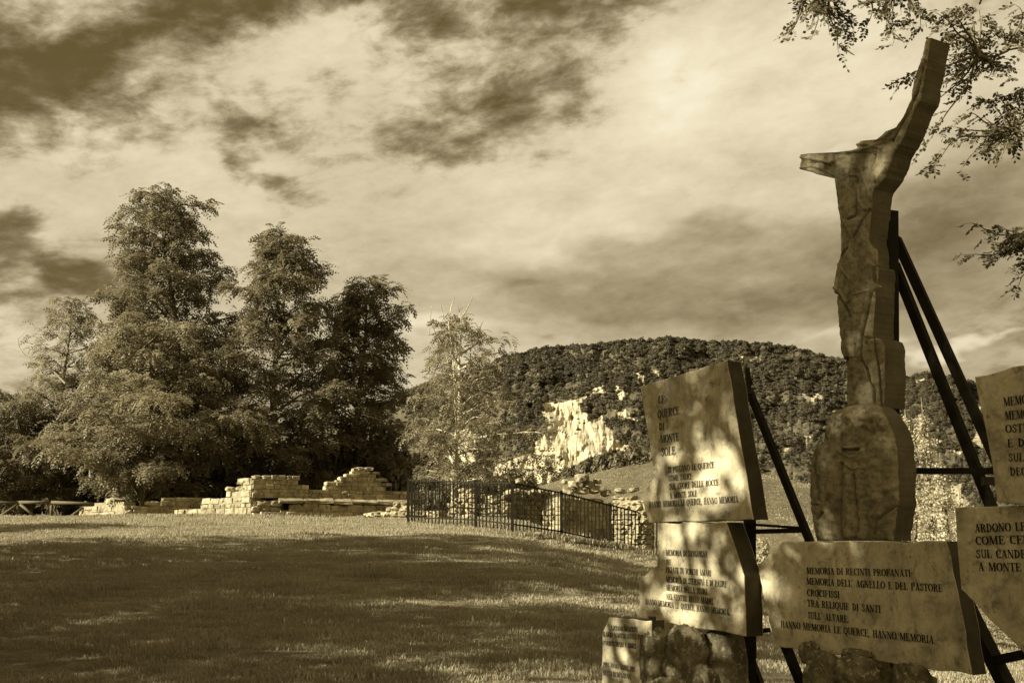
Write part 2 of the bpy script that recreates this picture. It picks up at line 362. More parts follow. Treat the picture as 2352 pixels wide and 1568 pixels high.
KN = [(1000, 1160), (1180, 1135), (1240, 1116), (1290, 1102), (1400, 1078), (1500, 1060), (1600, 1062), (1730, 1085), (1860, 1110), (1990, 1138), (2200, 1170), (2600, 1200)]
def meadow_pt(px, s):
    top = float(np.interp(px, [k[0] for k in KN], [k[1] for k in KN])) + 2.5 * nz(px * .012, 2.2)
    if s <= 1:
        e = 1 - (1 - s) ** 1.6
        return at(px, 1290 + (top - 1290) * e, 72 + 48 * s)
    q_ = at(px, top, 120); return Vector((q_.x * (1 + .4 * (s - 1)), 120 + 60 * (s - 1), q_.z - 9 * (s - 1) ** 1.5))
def build_meadow():
    ps = np.linspace(1000, 2600, 120); ss = np.concatenate([np.linspace(0, 1, 30), np.linspace(1.1, 2, 8)])
    V = [meadow_pt(p, s) for s in ss for p in ps]; nx = len(ps)
    I = [(j * nx + i, j * nx + i + 1, (j + 1) * nx + i + 1, (j + 1) * nx + i) for j in range(len(ss) - 1) for i in range(nx - 1)]
    obj('meadow', mesh_np('meadow', V, 4, I, M['meadow'], smooth=True), kind='structure')
build_meadow()

HT = [(300, 1120), (600, 1010), (800, 950), (920, 907), (1000, 880), (1100, 850), (1150, 822), (1250, 799), (1400, 787), (1480, 782), (1550, 780), (1650, 787), (1750, 790), (1850, 806), (1930, 832),
      (2010, 858), (2080, 868), (2130, 860), (2200, 868), (2260, 892), (2352, 935), (2500, 980), (2800, 1050), (3200, 1120)]
MARL = [[(1249, 926), (1261, 923), (1287, 925), (1324, 914), (1347, 906), (1330, 935), (1347, 949), (1350, 966), (1381, 957), (1401, 989), (1410, 1009), (1444, 1020), (1455, 1036), (1416, 1034), (1358, 1049), (1327, 1066), (1292, 1084), (1262, 1108), (1228, 1120), (1130, 1120), (1140, 1070), (1215, 1041), (1240, 1010), (1262, 975), (1249, 952)],
        [(1340, 905), (1360, 890), (1385, 880), (1395, 900), (1360, 912)], [(1415, 893), (1424, 882), (1440, 910), (1430, 920)],
        [(1450, 856), (1475, 858), (1490, 880), (1470, 874)], [(1495, 850), (1520, 852), (1535, 868), (1515, 866)], [(1408, 940), (1430, 938), (1475, 970), (1450, 966)],
        [(1050, 985), (1090, 975), (1100, 1060), (1060, 1080)],
        [(1690, 815), (1740, 818), (1750, 828), (1700, 826)], [(1830, 905), (1870, 900), (1905, 915), (1870, 925)], [(1905, 945), (1925, 940), (1925, 965)], [(1840, 1000), (1870, 1000), (1860, 1020)], [(1795, 1020), (1815, 1030), (1800, 1040)],
        [(2105, 872), (2150, 868), (2150, 880), (2110, 885)], [(2230, 985), (2270, 1000), (2275, 1040), (2240, 1020)], [(2180, 1030), (2215, 1040), (2200, 1052)], [(2230, 930), (2262, 940), (2250, 960)], [(2120, 1120), (2200, 1110), (2230, 1160), (2140, 1170)]]
def in_poly(x, y, P):
    c = False; j = len(P) - 1
    for i in range(len(P)):
        if (P[i][1] > y) != (P[j][1] > y) and x < (P[j][0] - P[i][0]) * (y - P[i][1]) / (P[j][1] - P[i][1]) + P[i][0]: c = not c
        j = i
    return c
_HT0 = list(HT); HT = [(x_, float(np.interp(x_, [k[0] for k in _HT0], [k[1] for k in _HT0])) + 5.5 * nz(x_ * .011, 3.3) + 2.5 * nz(x_ * .04, 8.8)) for x_ in range(300, 3201, 12)]
def marl_at(px, py):
    wx, wy = 9 * nz(px * .03, py * .03), 7 * nz(px * .03, py * .03, 9)
    for P in MARL:
        if in_poly(px + wx, py + wy, P): return 1.0
    return 0.0
def hill_pt(px, s, rough=True):
    top = float(np.interp(px, [k[0] for k in HT], [k[1] for k in HT]))
    if s <= 1:
        y = 1215 + (top - 1215) * s; Y = 480 + 620 * s ** 1.25
        p = at(px, y, Y)
        if rough: p = p + (EYE - p).normalized() * (Y * .035 * nz(px * .012, y * .016, 5) + Y * .012 * nz(px * .05, y * .02, 2) * 1.2)
        return p
    p = at(px, top, 1100); return Vector((p.x * (1 + .3 * (s - 1)), 1100 + 400 * (s - 1), p.z - 90 * (s - 1) ** 1.5))
def build_hill():
    ps = np.concatenate([np.linspace(300, 1095, 120), np.linspace(1100, 1480, 190), np.linspace(1486, 2400, 200), np.linspace(2410, 3200, 60)]); ss = np.concatenate([np.linspace(0, 1, 190), np.linspace(1.08, 2.5, 10)])
    V, A = [], []
    for s in ss:
        for p in ps:
            v = hill_pt(p, s); V.append(v)
            m = 0.0; y_cl = False
            if s <= 1:
                top = float(np.interp(p, [k[0] for k in HT], [k[1] for k in HT])); y = 1215 + (top - 1215) * s
                m = marl_at(p, y)
                y_cl = 1040 < p < 1470 and y > 900
                if m and y_cl:      # gullied cliff: ribs run down the face
                    rib = .8 * abs(math.sin(p * .13 + y * .05 + 4 * nz(p * .02, y * .01))) * 2.6 + 2.5 * nz(p * .06, y * .012, 4) + 3 * nz(p * .012, y * .10, 4)
                    V[-1] = v + (EYE - v).normalized() * rib
            A.append(m if y_cl or not m else .55)
    nx = len(ps); I = [(j * nx + i, j * nx + i + 1, (j + 1) * nx + i + 1, (j + 1) * nx + i) for j in range(len(ss) - 1) for i in range(nx - 1)]
    me = mesh_np('hill', V, 4, I, M['hill'], smooth=False)
    a = me.attributes.new('marl', 'FLOAT', 'POINT'); a.data.foreach_set('value', np.asarray(A, np.float32))
    obj('hill', me, kind='structure')
build_hill()

def leaf_cards(P, Nn, size, aspect=.55):
    """rhombic leaves at points P facing roughly Nn; returns V, idx (quads)"""
    n = len(P); Nn = Nn / (np.linalg.norm(Nn, axis=1, keepdims=True) + 1e-9)
    r = RNG.normal(size=(n, 3)); U = np.cross(Nn, r); U /= np.linalg.norm(U, axis=1, keepdims=True) + 1e-9; W = np.cross(Nn, U)
    s = np.asarray(size).reshape(-1, 1)
    V = np.stack([P - U * s, P - W * s * aspect, P + U * s, P + W * s * aspect], 1).reshape(-1, 3)
    return V, np.arange(4 * n).reshape(n, 4)
def points_gn(name, pts, scl, rot, src_mesh, kind='stuff'):
    """scatter src_mesh on pts by geometry nodes"""
    me = bpy.data.meshes.new(name); me.vertices.add(len(pts)); me.vertices.foreach_set('co', np.asarray(pts, np.float32).ravel())
    a = me.attributes.new('scl', 'FLOAT_VECTOR', 'POINT'); a.data.foreach_set('vector', np.asarray(scl, np.float32).ravel())
    b = me.attributes.new('rot', 'FLOAT_VECTOR', 'POINT'); b.data.foreach_set('vector', np.asarray(rot, np.float32).ravel())
    src = bpy.data.objects.new(name + '_source', src_mesh)
    o = obj(name, me, kind=kind)
    ng = bpy.data.node_groups.new(name, 'GeometryNodeTree')
    ng.interface.new_socket('Geometry', in_out='INPUT', socket_type='NodeSocketGeometry'); ng.interface.new_socket('Geometry', in_out='OUTPUT', socket_type='NodeSocketGeometry')
    N, L = ng.nodes, ng.links
    gi, go = N.new('NodeGroupInput'), N.new('NodeGroupOutput')
    ip = N.new('GeometryNodeInstanceOnPoints'); oi = N.new('GeometryNodeObjectInfo'); oi.inputs[0].default_value = src
    m2p = N.new('GeometryNodeMeshToPoints')
    for nm, s_ in (('scl', 'Scale'), ('rot', 'Rotation')):
        na = N.new('GeometryNodeInputNamedAttribute'); na.data_type = 'FLOAT_VECTOR'; na.inputs[0].default_value = nm
        if s_ == 'Rotation':
            er = N.new('FunctionNodeEulerToRotation'); L.new(na.outputs[0], er.inputs[0]); L.new(er.outputs[0], ip.inputs[s_])
        else: L.new(na.outputs[0], ip.inputs[s_])
    L.new(gi.outputs[0], m2p.inputs[0]); L.new(m2p.outputs[0], ip.inputs['Points']); L.new(oi.outputs['Geometry'], ip.inputs['Instance']); L.new(ip.outputs[0], go.inputs[0])
    md = o.modifiers.new('scatter', 'NODES'); md.node_group = ng
    return o
def blob_mesh(name, n, mat, size=.3, seed=0):
    P = RNG.normal(size=(n, 3)); P /= np.linalg.norm(P, axis=1, keepdims=True); P[:, 2] = np.abs(P[:, 2]) * 1.1 - .25
    lump = 1 + .22 * np.sin(P[:, 0] * 5 + seed) * np.cos(P[:, 1] * 4 + seed) + .12 * np.sin(P[:, 2] * 9)
    N = P + RNG.normal(scale=.35, size=(n, 3)); Q = P * lump[:, None] * RNG.uniform(.75, 1, (n, 1))
    V, I = leaf_cards(Q, N, RNG.uniform(size * .6, size, n), .8)
    return mesh_np(name, V, 4, I, mat)
def build_woods():
    pts = [[], [], []]
    top_x, top_y = [k[0] for k in HT], [k[1] for k in HT]
    cells = 0
    for _ in range(52000):
        px = random.uniform(700, 2700); top = float(np.interp(px, top_x, top_y)); y = random.uniform(top, 1215)
        if (px < 940 or px > 2352) and random.random() < .75: continue
        s = (y - 1215) / (top - 1215)
        if marl_at(px, y) and random.random() < (.985 if y > 915 else .8): continue
        open_ = nz(px * .012, y * .03, 7) + .35 * nz(px * .05, y * .05, 1)
        thr = .42 if y < 900 else .16
        if open_ > thr and random.random() < .85: continue
        if s < .5 and random.random() < .35: continue
        p = hill_pt(px, s); Y = p.y
        r = (Y / F) * random.choice((random.uniform(1.8, 3.6), random.uniform(1.8, 3.6), random.uniform(3, 7))) * (1.1 if s > .6 else .95)
        pts[random.randrange(3)].append((p, r))
    for i in range(330):                                   # trees that stand along the crest
        px = 900 + i * 1460 / 330 + random.uniform(-2, 2); p = hill_pt(px, .995); pts[i % 3].append((p, 1100 / F * random.choice((random.uniform(2, 4), random.uniform(3, 7.5)))))
    for k in range(3):
        P = np.array([tuple(p + Vector((0, 0, r * .3))) for p, r in pts[k]]); S = np.array([(r * random.uniform(.9, 1.5), r * random.uniform(.9, 1.4), r * random.uniform(.7, 1.3)) for p, r in pts[k]])
        R = np.array([(0, 0, random.uniform(0, 6.28)) for _ in pts[k]])
        points_gn('hillside_woodland', P, S, R, blob_mesh('woodland_crown', 190, M['wood_far'], .27, k))
build_woods()

# ------------------------------------------------------------------ vegetation builders
def frond_template(n_pairs=5, length=.52, lw=.078, ll=.155, droop=.50):
    """a drooping compound leaf along +X, leaflets as rhombi"""
    V = []
    for i in range(n_pairs + 1):
        t = (i + .6) / (n_pairs + .6); x = length * t * (1 - .12 * t); z = -droop * length * t * t
        if i == n_pairs: dirs = [(1, 0, -.6)]
        else: dirs = [(.55, 1, -.30), (.55, -1, -.30)]
        for d in dirs:
            d = np.array(d); d = d / np.linalg.norm(d); w = np.cross(d, (0, 0, 1)); w = w / np.linalg.norm(w)
            p = np.array((x, 0, z)) + RNG.normal(scale=.012, size=3); s = ll * (1 - .35 * abs(t - .5)) * RNG.uniform(.75, 1.2)
            V += [p, p + d * s * .5 - w * lw * .5, p + d * s, p + d * s * .5 + w * lw * .5]
    return np.array(V)
FROND = frond_template()
def fronds_mesh(name, P, az, pitch, roll, scl, mat, T=None):
    T = FROND if T is None else T
    P, az, pitch, roll, scl = map(np.asarray, (P, az, pitch, roll, scl)); n = len(P)
    V = T[None] * scl[:, None, None]
    cr, sr = np.cos(roll)[:, None], np.sin(roll)[:, None]
    y, z = V[..., 1] * cr - V[..., 2] * sr, V[..., 1] * sr + V[..., 2] * cr
    cp, sp = np.cos(pitch)[:, None], np.sin(pitch)[:, None]
    x2, z2 = V[..., 0] * cp - z * sp, V[..., 0] * sp + z * cp
    ca, sa = np.cos(az)[:, None], np.sin(az)[:, None]
    X, Y = x2 * ca - y * sa, x2 * sa + y * ca
    W = np.stack([X, Y, z2], -1) + P[:, None, :]
    return mesh_np(name, W.reshape(-1, 3), 4, np.arange(n * len(T)), mat)
def make_tree(name, label, base, H, env, lean=0.0, boughs=60, density=1.0, mat='leaf', bark='bark', depth=1.0, trunk_r=.22, low=.12, scl=(.9, 1.5), group=None, bare_top=0.0, droop=1.0, seed=1, category='tree', trunk_top=.88, straight=1.0):
    """env: list of (height fraction, extent to the left, extent to the right) in metres"""
    rnd = random.Random(seed); base = Vector(base)
    t = empty(name, base, label, category, group)
    hs = [e[0] for e in env]; eL = [e[1] for e in env]; eR = [e[2] for e in env]
    def tr(h): return base + Vector((base.x * .178 / max(base.y, 20) * h * straight + lean * h * h / H + .25 * math.sin(h * .5 + seed) * min(1, h / 4), .25 * math.sin(h * .37 + 2 * seed) * min(1, h / 4), h))
    n = 14; path = [tr(H * trunk_top * i / n) for i in range(n + 1)]; path[0].z -= .4
    V, Fc = tube(path, [trunk_r * (1.25 if i == 0 else 1) * (1 - i / n) ** .8 + .02 for i in range(n + 1)], 8)
    obj('trunk', mesh_py('trunk', V, Fc, M[bark], True), t)
    limbs, P, A, PI_, R, S = [], [], [], [], [], []
    def spray(a, b, r0, count, dens):
        """a side twig with fronds"""
        d = b - a
        for i in range(count):
            u = rnd.uniform(.15, 1.1); p = a + d * u + Vector((rnd.gauss(0, .16), rnd.gauss(0, .16), rnd.gauss(0, .14)))
            P.append(tuple(p)); A.append(math.atan2(d.y, d.x) + rnd.gauss(0, .9)); PI_.append(rnd.uniform(-.75, .6)); R.append(rnd.gauss(0, .5)); S.append(rnd.uniform(*scl))
    for k in range(boughs):
        hf = low + (1 - low) * (k + rnd.random()) / boughs; h0 = H * hf * .93; az = k * 2.4 + rnd.uniform(-.5, .5)
        cx = math.cos(az); hx = min(1.0, hf)
        L_, R_ = float(np.interp(hx, hs, eL)), float(np.interp(hx, hs, eR)); w = (1 + cx) / 2; ext = (L_ * (1 - w) + R_ * w)
        m_ = (L_ + R_) / 2; ext = math.sqrt((ext * cx) ** 2 + (m_ * depth * math.sin(az)) ** 2) * rnd.choice((rnd.uniform(.45, .8), rnd.uniform(.8, 1.1), rnd.uniform(1.0, 1.25)))
        ext *= .80 + .34 * nz(az * 1.1 + seed, hf * 6, seed); rise = ext * rnd.uniform(.12, .75); a0 = tr(h0 - rise * .9 if h0 > rise else h0 * .5)
        dirv = Vector((math.cos(az), math.sin(az), 0)); bp = []
        m = max(4, int(ext / .55)); bend = rnd.uniform(-.5, .5)
        for i in range(m + 1):
            u = i / m; q_ = a0 + dirv * (ext * u) + Vector((-dirv.y, dirv.x, 0)) * (bend * ext * .3 * u * u) + Vector((0, 0, rise * (1.7 * u - .75 * u * u) - .06 * droop * ext * u ** 3))
            bp.append(q_ + Vector((rnd.gauss(0, .05), rnd.gauss(0, .05), rnd.gauss(0, .05))) * (u > 0))
        rr = .018 + .014 * ext
        limbs.append(tube(bp, [rr * (1 - i / m) ** .7 + .008 for i in range(m + 1)], 5, False))
        bare = hf > 1 - bare_top
        for i in range(1, m + 1):
            u = i / m
            if u < .4 and rnd.random() < .55: continue
            for sgn in (-1, 1):
                if rnd.random() < .12: continue
                tl = (.35 + .42 * ext ** .5) * rnd.uniform(.5, 1.1) * (1.15 - .6 * u); a2 = az + sgn * rnd.uniform(.5, 1.2)
                b_ = bp[i] + Vector((math.cos(a2) * tl, math.sin(a2) * tl, rnd.uniform(-.25, .45) * tl)); 
                limbs.append(tube([bp[i], (bp[i] + b_) / 2 + Vector((0, 0, .05)), b_], [.014, .010, .005], 3, False))
                if not bare: spray(bp[i], b_, 0, max(2, int(density * tl * 12.5 * rnd.uniform(.5, 1.4))), 1)
        if not bare: spray(bp[-2], bp[-1] + dirv * .3, 0, int(7 * density) + 1, 1)
    V, Fc = join(limbs); obj('branch', mesh_py('branch', V, Fc, M[bark], True), t)
    obj('crown', fronds_mesh('crown', P, A, PI_, R, S, M[mat]), t)
    t['frond_count'] = len(P)
    return t
def envpx(rows, cx, Y):
    """rows of (y, x left, x right) -> (height above the base in metres, extents)"""
    s = Y / F; y0 = rows[-1][0]; H = (y0 - rows[0][0]) * s
    return H, [((y0 - r[0]) * s / H, (cx - r[1]) * s, (r[2] - cx) * s) for r in rows][::-1]
SH = {}
def shrub_mesh(key, mat, n, leaf=.12, seed=0, spread=1.0):
    if key in SH: return SH[key]
    g = np.random.default_rng(seed); nl = 14
    C = g.normal(size=(nl, 3)); C /= np.linalg.norm(C, axis=1, keepdims=True); C *= .55; C[:, 2] = np.abs(C[:, 2]) * 1.25
    k = g.integers(0, nl, n); d = g.normal(size=(n, 3)); d /= np.linalg.norm(d, axis=1, keepdims=True)
    P = C[k] + d * g.uniform(.2, .52, (n, 1)) ** .8 * g.uniform(.55, .95, (nl, 1))[k]
    P[:, 2] = np.maximum(P[:, 2], 0.02)
    V, I = leaf_cards(P, d + np.array((0, 0, .5)) + g.normal(scale=.5, size=(n, 3)), g.uniform(leaf * .6, leaf * 1.2, n), .55)
    SH[key] = mesh_np('crown', V, 4, I, M[mat]); return SH[key]
def shrub(px, py, Y, w, h, label, key, mat, n=5000, leaf=.07, group=None, seed=0, name='shrub', z0=None):
    s = Y / F; b = at(px, py, Y); zg = gz(b.x, b.y) if z0 is None else z0
    b = Vector((b.x, b.y, min(b.z, zg) if z0 is None else b.z))
    t = empty(name, b, label, 'shrub', group)
    o = obj('crown', shrub_mesh(key, mat, n, leaf, seed), None); o.parent = t
    o.scale = (w * s / 2, w * s / 2, h * s / 1.15 * (1 + (0 if z0 is not None else 0))); o.rotation_euler = (0, 0, random.uniform(0, 6))
    V, Fc = join([tube([(0, 0, -.2), (math.cos(a) * .1, math.sin(a) * .1, h * s * .3), (math.cos(a) * w * s * .25, math.sin(a) * w * s * .25, h * s * .75)], [.05, .035, .012], 5) for a in (0.3, 2.4, 4.5)])
    o2 = obj('stem', mesh_py('stem', V, Fc, M['bark'], True), None); o2.parent = t
    return t

# ------------------------------------------------------------------ the trees behind the ruin
def T(label, cx, Y, rows, **k):
    H, env = envpx(rows, cx, Y); yb = rows[-1][0]
    b = at(cx, yb, Y); H *= 1.055
    return make_tree(k.pop('name', 'locust_tree'), label, b, H, env, **k)
GT = 'locust trees standing behind the ruined walls'
T('tallest locust tree, its narrow feathery top highest against the clouds on the left', 400, 60,
  [(400, 380, 450), (420, 325, 492), (480, 282, 500), (560, 255, 520), (620, 222, 545), (700, 180, 565), (760, 130, 575), (840, 80, 565), (920, 60, 570), (1040, 50, 570), (1100, 40, 560), (1180, 250, 500)],
  boughs=130, density=1.15, seed=3, lean=-.03, trunk_r=.26, low=.07, group=GT, depth=.75)
T('second locust tree with a rounded leafy top right of the tallest one', 640, 57,
  [(505, 600, 670), (540, 550, 710), (580, 520, 725), (640, 500, 775), (700, 490, 800), (800, 490, 820), (900, 510, 830), (1000, 500, 840), (1080, 505, 830), (1180, 560, 720)],
  boughs=105, density=1.15, seed=8, trunk_r=.22, low=.08, group=GT, depth=.8)
T('third locust tree with layered boughs reaching right towards the hill', 830, 60,
  [(628, 800, 885), (660, 775, 905), (720, 755, 925), (780, 745, 950), (850, 745, 950), (940, 735, 940), (1040, 740, 960), (1100, 740, 980), (1180, 790, 900)],
  boughs=100, density=1.15, seed=15, trunk_r=.22, low=.06, group=GT, depth=.85)
T('small sparse locust tree with thin pale foliage left of the tallest tree', 150, 58,
  [(670, 115, 160), (720, 100, 200), (800, 80, 230), (860, 40, 250), (930, 30, 250), (1000, 10, 250), (1180, 60, 220)],
  boughs=48, density=.8, seed=21, trunk_r=.14, mat='leaf_pale', low=.2, group=GT, scl=(.8, 1.3))
T('broad low locust tree in front of the tallest one, leafy down to the ruin', 330, 54,
  [(720, 300, 460), (800, 230, 540), (900, 170, 600), (1000, 120, 640), (1080, 110, 640), (1180, 220, 560)],
  boughs=85, density=1.15, seed=31, trunk_r=.16, low=.1, group=GT, mat='leaf_pale', scl=(.9, 1.45), droop=1.6)
T('low bushy locust tree at the left edge behind the wooden fence', 20, 56,
  [(896, -10, 60), (930, -60, 130), (1000, -90, 170), (1100, -90, 180), (1180, -40, 120)],
  boughs=50, density=1.5, seed=41, trunk_r=.12, low=.1, group=GT, scl=(.8, 1.25))
T('thin locust tree with bare pale upper twigs standing between the dark trees and the hill', 1045, 55,
  [(716, 1060, 1085), (745, 1020, 1135), (800, 970, 1170), (850, 955, 1175), (950, 925, 1225), (1010, 935, 1260), (1060, 950, 1260), (1120, 970, 1190), (1190, 1010, 1090)],
  boughs=62, density=.8, seed=55, trunk_r=.15, mat='leaf_pale', bark='pale_bark', low=.12, group=GT, scl=(.75, 1.2), depth=.8)
def bare_twigs():
    t = empty('dead_branch', at(1045, 760, 55), 'bare pale dead twigs rising above the thin locust tree', 'branch')
    parts = []
    for path in ([(1047, 950), (1042, 850), (1038, 780), (1043, 735), (1056, 712), (1068, 700)], [(1040, 800), (1030, 745), (1036, 705), (1044, 684)], [(1044, 880), (1020, 800), (1000, 765), (988, 735), (992, 700)],
                 [(1040, 760), (1020, 735), (1012, 700)], [(1046, 900), (1080, 840), (1082, 800), (1100, 760), (1112, 730)], [(1050, 740), (1070, 715), (1086, 682)], [(1000, 765), (985, 770), (988, 740)],
                 [(1040, 850), (1056, 800), (1060, 740), (1052, 700)]):
        P = [at(x, y, 54.6 + .3 * math.sin(x)) for x, y in path]
        parts.append(tube(P, [.034 * (1 - i / len(P)) + .006 for i in range(len(P))], 5, False))
    V, Fc = join(parts); obj('twig', mesh_py('twig', V, Fc, M['pale_bark'], True), t)
    t = empty('arching_branch', at(100, 850, 57), 'thin bare branch arching up out of the left foliage', 'branch')
    V, Fc = join([tube([at(x, y, 56.5) for x, y in ((150, 880), (120, 850), (95, 835), (60, 820), (45, 800), (42, 778), (64, 758))], [.06, .05, .045, .035, .025, .015, .008], 5, False)])
    obj('twig', mesh_py('twig', V, Fc, M['pale_bark'], True), t)
bare_twigs()

# dark undergrowth between the trees
GS = 'shrubs filling the ground between the locust trees'
labs = ['at the far left edge behind the wooden fence', 'behind the left half of the wooden fence', 'behind the right end of the wooden fence', 'behind the lowest left wall', 'behind the low stepped wall', 'left of the tall ruin corner',
        'behind the tall ruin corner', 'behind the gap in the ruin wall', 'behind the stepped peak of the ruin', 'right of the stepped peak', 'at the left end of the iron fence', 'behind the iron fence under the thin tree',
        'right of the thin tree trunk', 'beyond the ruin below the pale cliff']
for i, (x, y, Y, w, h) in enumerate([(-20, 1185, 60, 170, 150), (80, 1185, 62, 190, 200), (190, 1185, 61, 190, 180), (300, 1185, 60, 190, 190), (410, 1185, 61, 190, 200), (500, 1185, 59, 180, 170), (590, 1185, 60, 190, 180),
                                     (690, 1185, 61, 200, 210), (790, 1185, 60, 190, 220), (890, 1185, 61, 190, 250), (960, 1185, 58, 150, 200), (1050, 1185, 57, 150, 130), (1110, 1185, 59, 120, 120), (1185, 1190, 66, 130, 175)]):
    shrub(x, y, Y, w, h, 'dark leafy shrub ' + labs[i], 'k%d' % (i % 3), 'leaf_dark', 5200, .075, GS, i)
def crest_bushes():
    G = 'bushes growing along the crest of the meadow'
    L = ['leftmost, beside the pale cliff foot', 'small one left of the middle', 'round one under the cliff', 'wide one in the middle of the row', 'tall one right of the middle', 'rightmost one touching the inscribed slab']
    for i, (x, w, h) in enumerate([(1305, 50, 38), (1340, 46, 44), (1378, 56, 52), (1420, 66, 46), (1458, 60, 62), (1498, 60, 40)]):
        y = float(np.interp(x, [k[0] for k in KN], [k[1] for k in KN])) + 3; z = at(x, y, 121).z
        shrub(x, y + 4, 121, w, h, 'bush on the meadow crest, ' + L[i], 'c%d' % (i % 2), 'leaf_dark', 1800, .13, G, 30 + i, 'bush', z0=z)
crest_bushes()
def poplar(px, ytop, ybot, Y, w, label, seed, n=2600):
    rnd = random.Random(seed); s = Y / F; b = at(px, ybot, Y); b.z = min(b.z, gz(b.x, b.y)); top = at(px, ytop, Y); H = top.z - b.z
    t = empty('young_poplar', b, label, 'tree', 'pale shimmering young trees beyond the monument')
    V, Fc = tube([b + Vector((0, 0, -.2)), b + Vector((.1, 0, H * .5)), b + Vector((0, 0, H))], [.07, .05, .01], 6); obj('trunk', mesh_py('trunk', V, Fc, M['bark'], True), t)
    P, lim = [], []
    for k in range(70):
        u = rnd.uniform(.05, 1); az = rnd.uniform(0, 6.28); r = w * s / 2 * (1 - u ** 2.2 + .12) * rnd.uniform(.5, 1)
        a = b + Vector((0, 0, H * u * .93)); e = a + Vector((math.cos(az) * r, math.sin(az) * r, r * rnd.uniform(.5, 1.3)))
        lim.append(tube([a, (a + e) / 2 + Vector((0, 0, -.04)), e], [.015, .01, .004], 3, False))
        for j in range(n // 70):
            q_ = a + (e - a) * rnd.uniform(.15, 1.05); P.append((q_.x + rnd.gauss(0, .09), q_.y + rnd.gauss(0, .09), q_.z + rnd.gauss(0, .09)))
    V, Fc = join(lim); obj('branch', mesh_py('branch', V, Fc, M['bark'], True), t)
    P = np.array(P); V, I = leaf_cards(P, RNG.normal(size=P.shape) + np.array((-.4, -.3, .4)), RNG.uniform(.025, .052, len(P)), .8)
    obj('crown', mesh_np('crown', V, 4, I, M['leaf_bright']), t)
poplar(2100, 935, 1290, 34, 90, 'pale shimmering young poplar right of the carved stone', 1, 3600)
poplar(2140, 912, 1290, 36, 95, 'slender pale poplar with the pointed tip right of the carved stone', 2, 3600)
poplar(2175, 1040, 1290, 31, 90, 'shorter pale poplar just left of the right-hand slabs', 3, 2600)
poplar(2070, 1120, 1300, 29, 90, 'low pale poplar sapling half behind the carved stone', 4, 2200)
poplar(2215, 1130, 1300, 33, 70, 'lowest pale poplar sapling behind the right-hand slabs', 5, 1800)
for i, (x_, Y_, w_, h_, l_) in enumerate([(2130, 38, 150, 150, 'broad pale bush filling the gap right of the carved stone'), (2190, 40, 120, 110, 'low pale bush beside the right-hand slabs'), (1745, 44, 90, 75, 'low pale bush in the gap right of the lower left slab'), (1830, 46, 110, 70, 'low pale bush left of the broad carved stone')]):
    shrub(x_, 1300, Y_, w_, h_ + 30, l_, 'pale%d' % (i % 2), 'leaf_bright', 4200, .07, 'pale bushes beyond the monument', 60 + i)
def weeds():
    """tall flowering weeds that nobody could count, beyond the lawn on the right"""
    P, Nn, S = [], [], []
    for _ in range(5200):
        px = random.uniform(1500, 2420); Y = random.uniform(44, 62); x = (px - CX) / F * Y; z = gz(x, Y); h = random.uniform(.3, 1.25) * (1.0 if px > 1715 else .5)
        if px < 1715 and Y < 50: continue
        for j in range(12):
            P.append((x + random.gauss(0, .1), Y + random.gauss(0, .1), z + h * random.uniform(.1, 1.05))); S.append(random.uniform(.025, .065))
    for _ in range(3200):
        px = random.uniform(1230, 2300); s = random.uniform(.05, 1) ** .8; p = meadow_pt(px, s); big = nz(px * .02, s * 6, 4) > .15
        for j in range(5):
            P.append((p.x + random.gauss(0, .25), p.y + random.gauss(0, .3), p.z + random.uniform(0, .5 if big else .22))); S.append(random.uniform(.04, .09))
    P = np.array(P); V, I = leaf_cards(P, RNG.normal(size=P.shape) + np.array((-.3, -.3, .5)), S, .6)
    obj('tall_weeds', mesh_np('tall_weeds', V, 4, I, M['weed']), kind='stuff')
weeds()

# ------------------------------------------------------------------ ruins, stone by stone
def stone_variants():
    out = []
    for k in range(8):
        rnd = random.Random(100 + k); V = []; c = .07
        # box with cut corners: two rings in z, eight points each
        for z, ins in ((-.5, .05), (-.42, 0), (.42, 0), (.5, .05)):
            for x, y in ((-.5 + c, -.5), (.5 - c, -.5), (.5, -.5 + c), (.5, .5 - c), (.5 - c, .5), (-.5 + c, .5), (-.5, .5 - c), (-.5, -.5 + c)):
                V.append((x * (1 - ins * 1.6) + rnd.gauss(0, .014), y * (1 - ins * 1.6) + rnd.gauss(0, .025), z + rnd.gauss(0, .018)))
        Fc = [tuple(range(8))[::-1], tuple(range(24, 32))]
        for r in range(3):
            for i in range(8): j = (i + 1) % 8; Fc.append((r * 8 + i, r * 8 + j, (r + 1) * 8 + j, (r + 1) * 8 + i))
        out.append(mesh_py('stone', V, Fc, M['ruin']))
    return out
STONES = stone_variants()
def rubble_variants():
    out = []
    for k in range(7):
        rnd = random.Random(200 + k); import bmesh
        bm = bmesh.new(); bmesh.ops.create_icosphere(bm, subdivisions=2, radius=.5)
        for v in bm.verts:
            n = v.co.normalized(); m = max(abs(n.x), abs(n.y), abs(n.z)); v.co = n * (.47 * (.12 + .88 / m)) * (1 + .3 * mnoise.noise(n * 1.6 + Vector((k * 3, 0, 0))) + .12 * mnoise.noise(n * 4 + Vector((k * 3, 5, 0))))
            v.co = Vector(max(-.5, min(.5, c_)) for c_ in v.co) + Vector((rnd.gauss(0, .018), rnd.gauss(0, .018), rnd.gauss(0, .018)))
        me = bpy.data.meshes.new('stone'); bm.to_mesh(me); bm.free(); me.materials.append(M['ruin']); out.append(me)
    return out
RUBBLE = rubble_variants()
def place_stone(parent, me, p, rz, sx, sy, sz, tilt=0.0, name='stone'):
    o = bpy.data.objects.new(name, me); COL.objects.link(o); o.parent = parent
    o.location = p - parent.location; o.rotation_euler = (random.gauss(0, tilt), random.gauss(0, tilt), rz); o.scale = (sx, sy, sz); return o
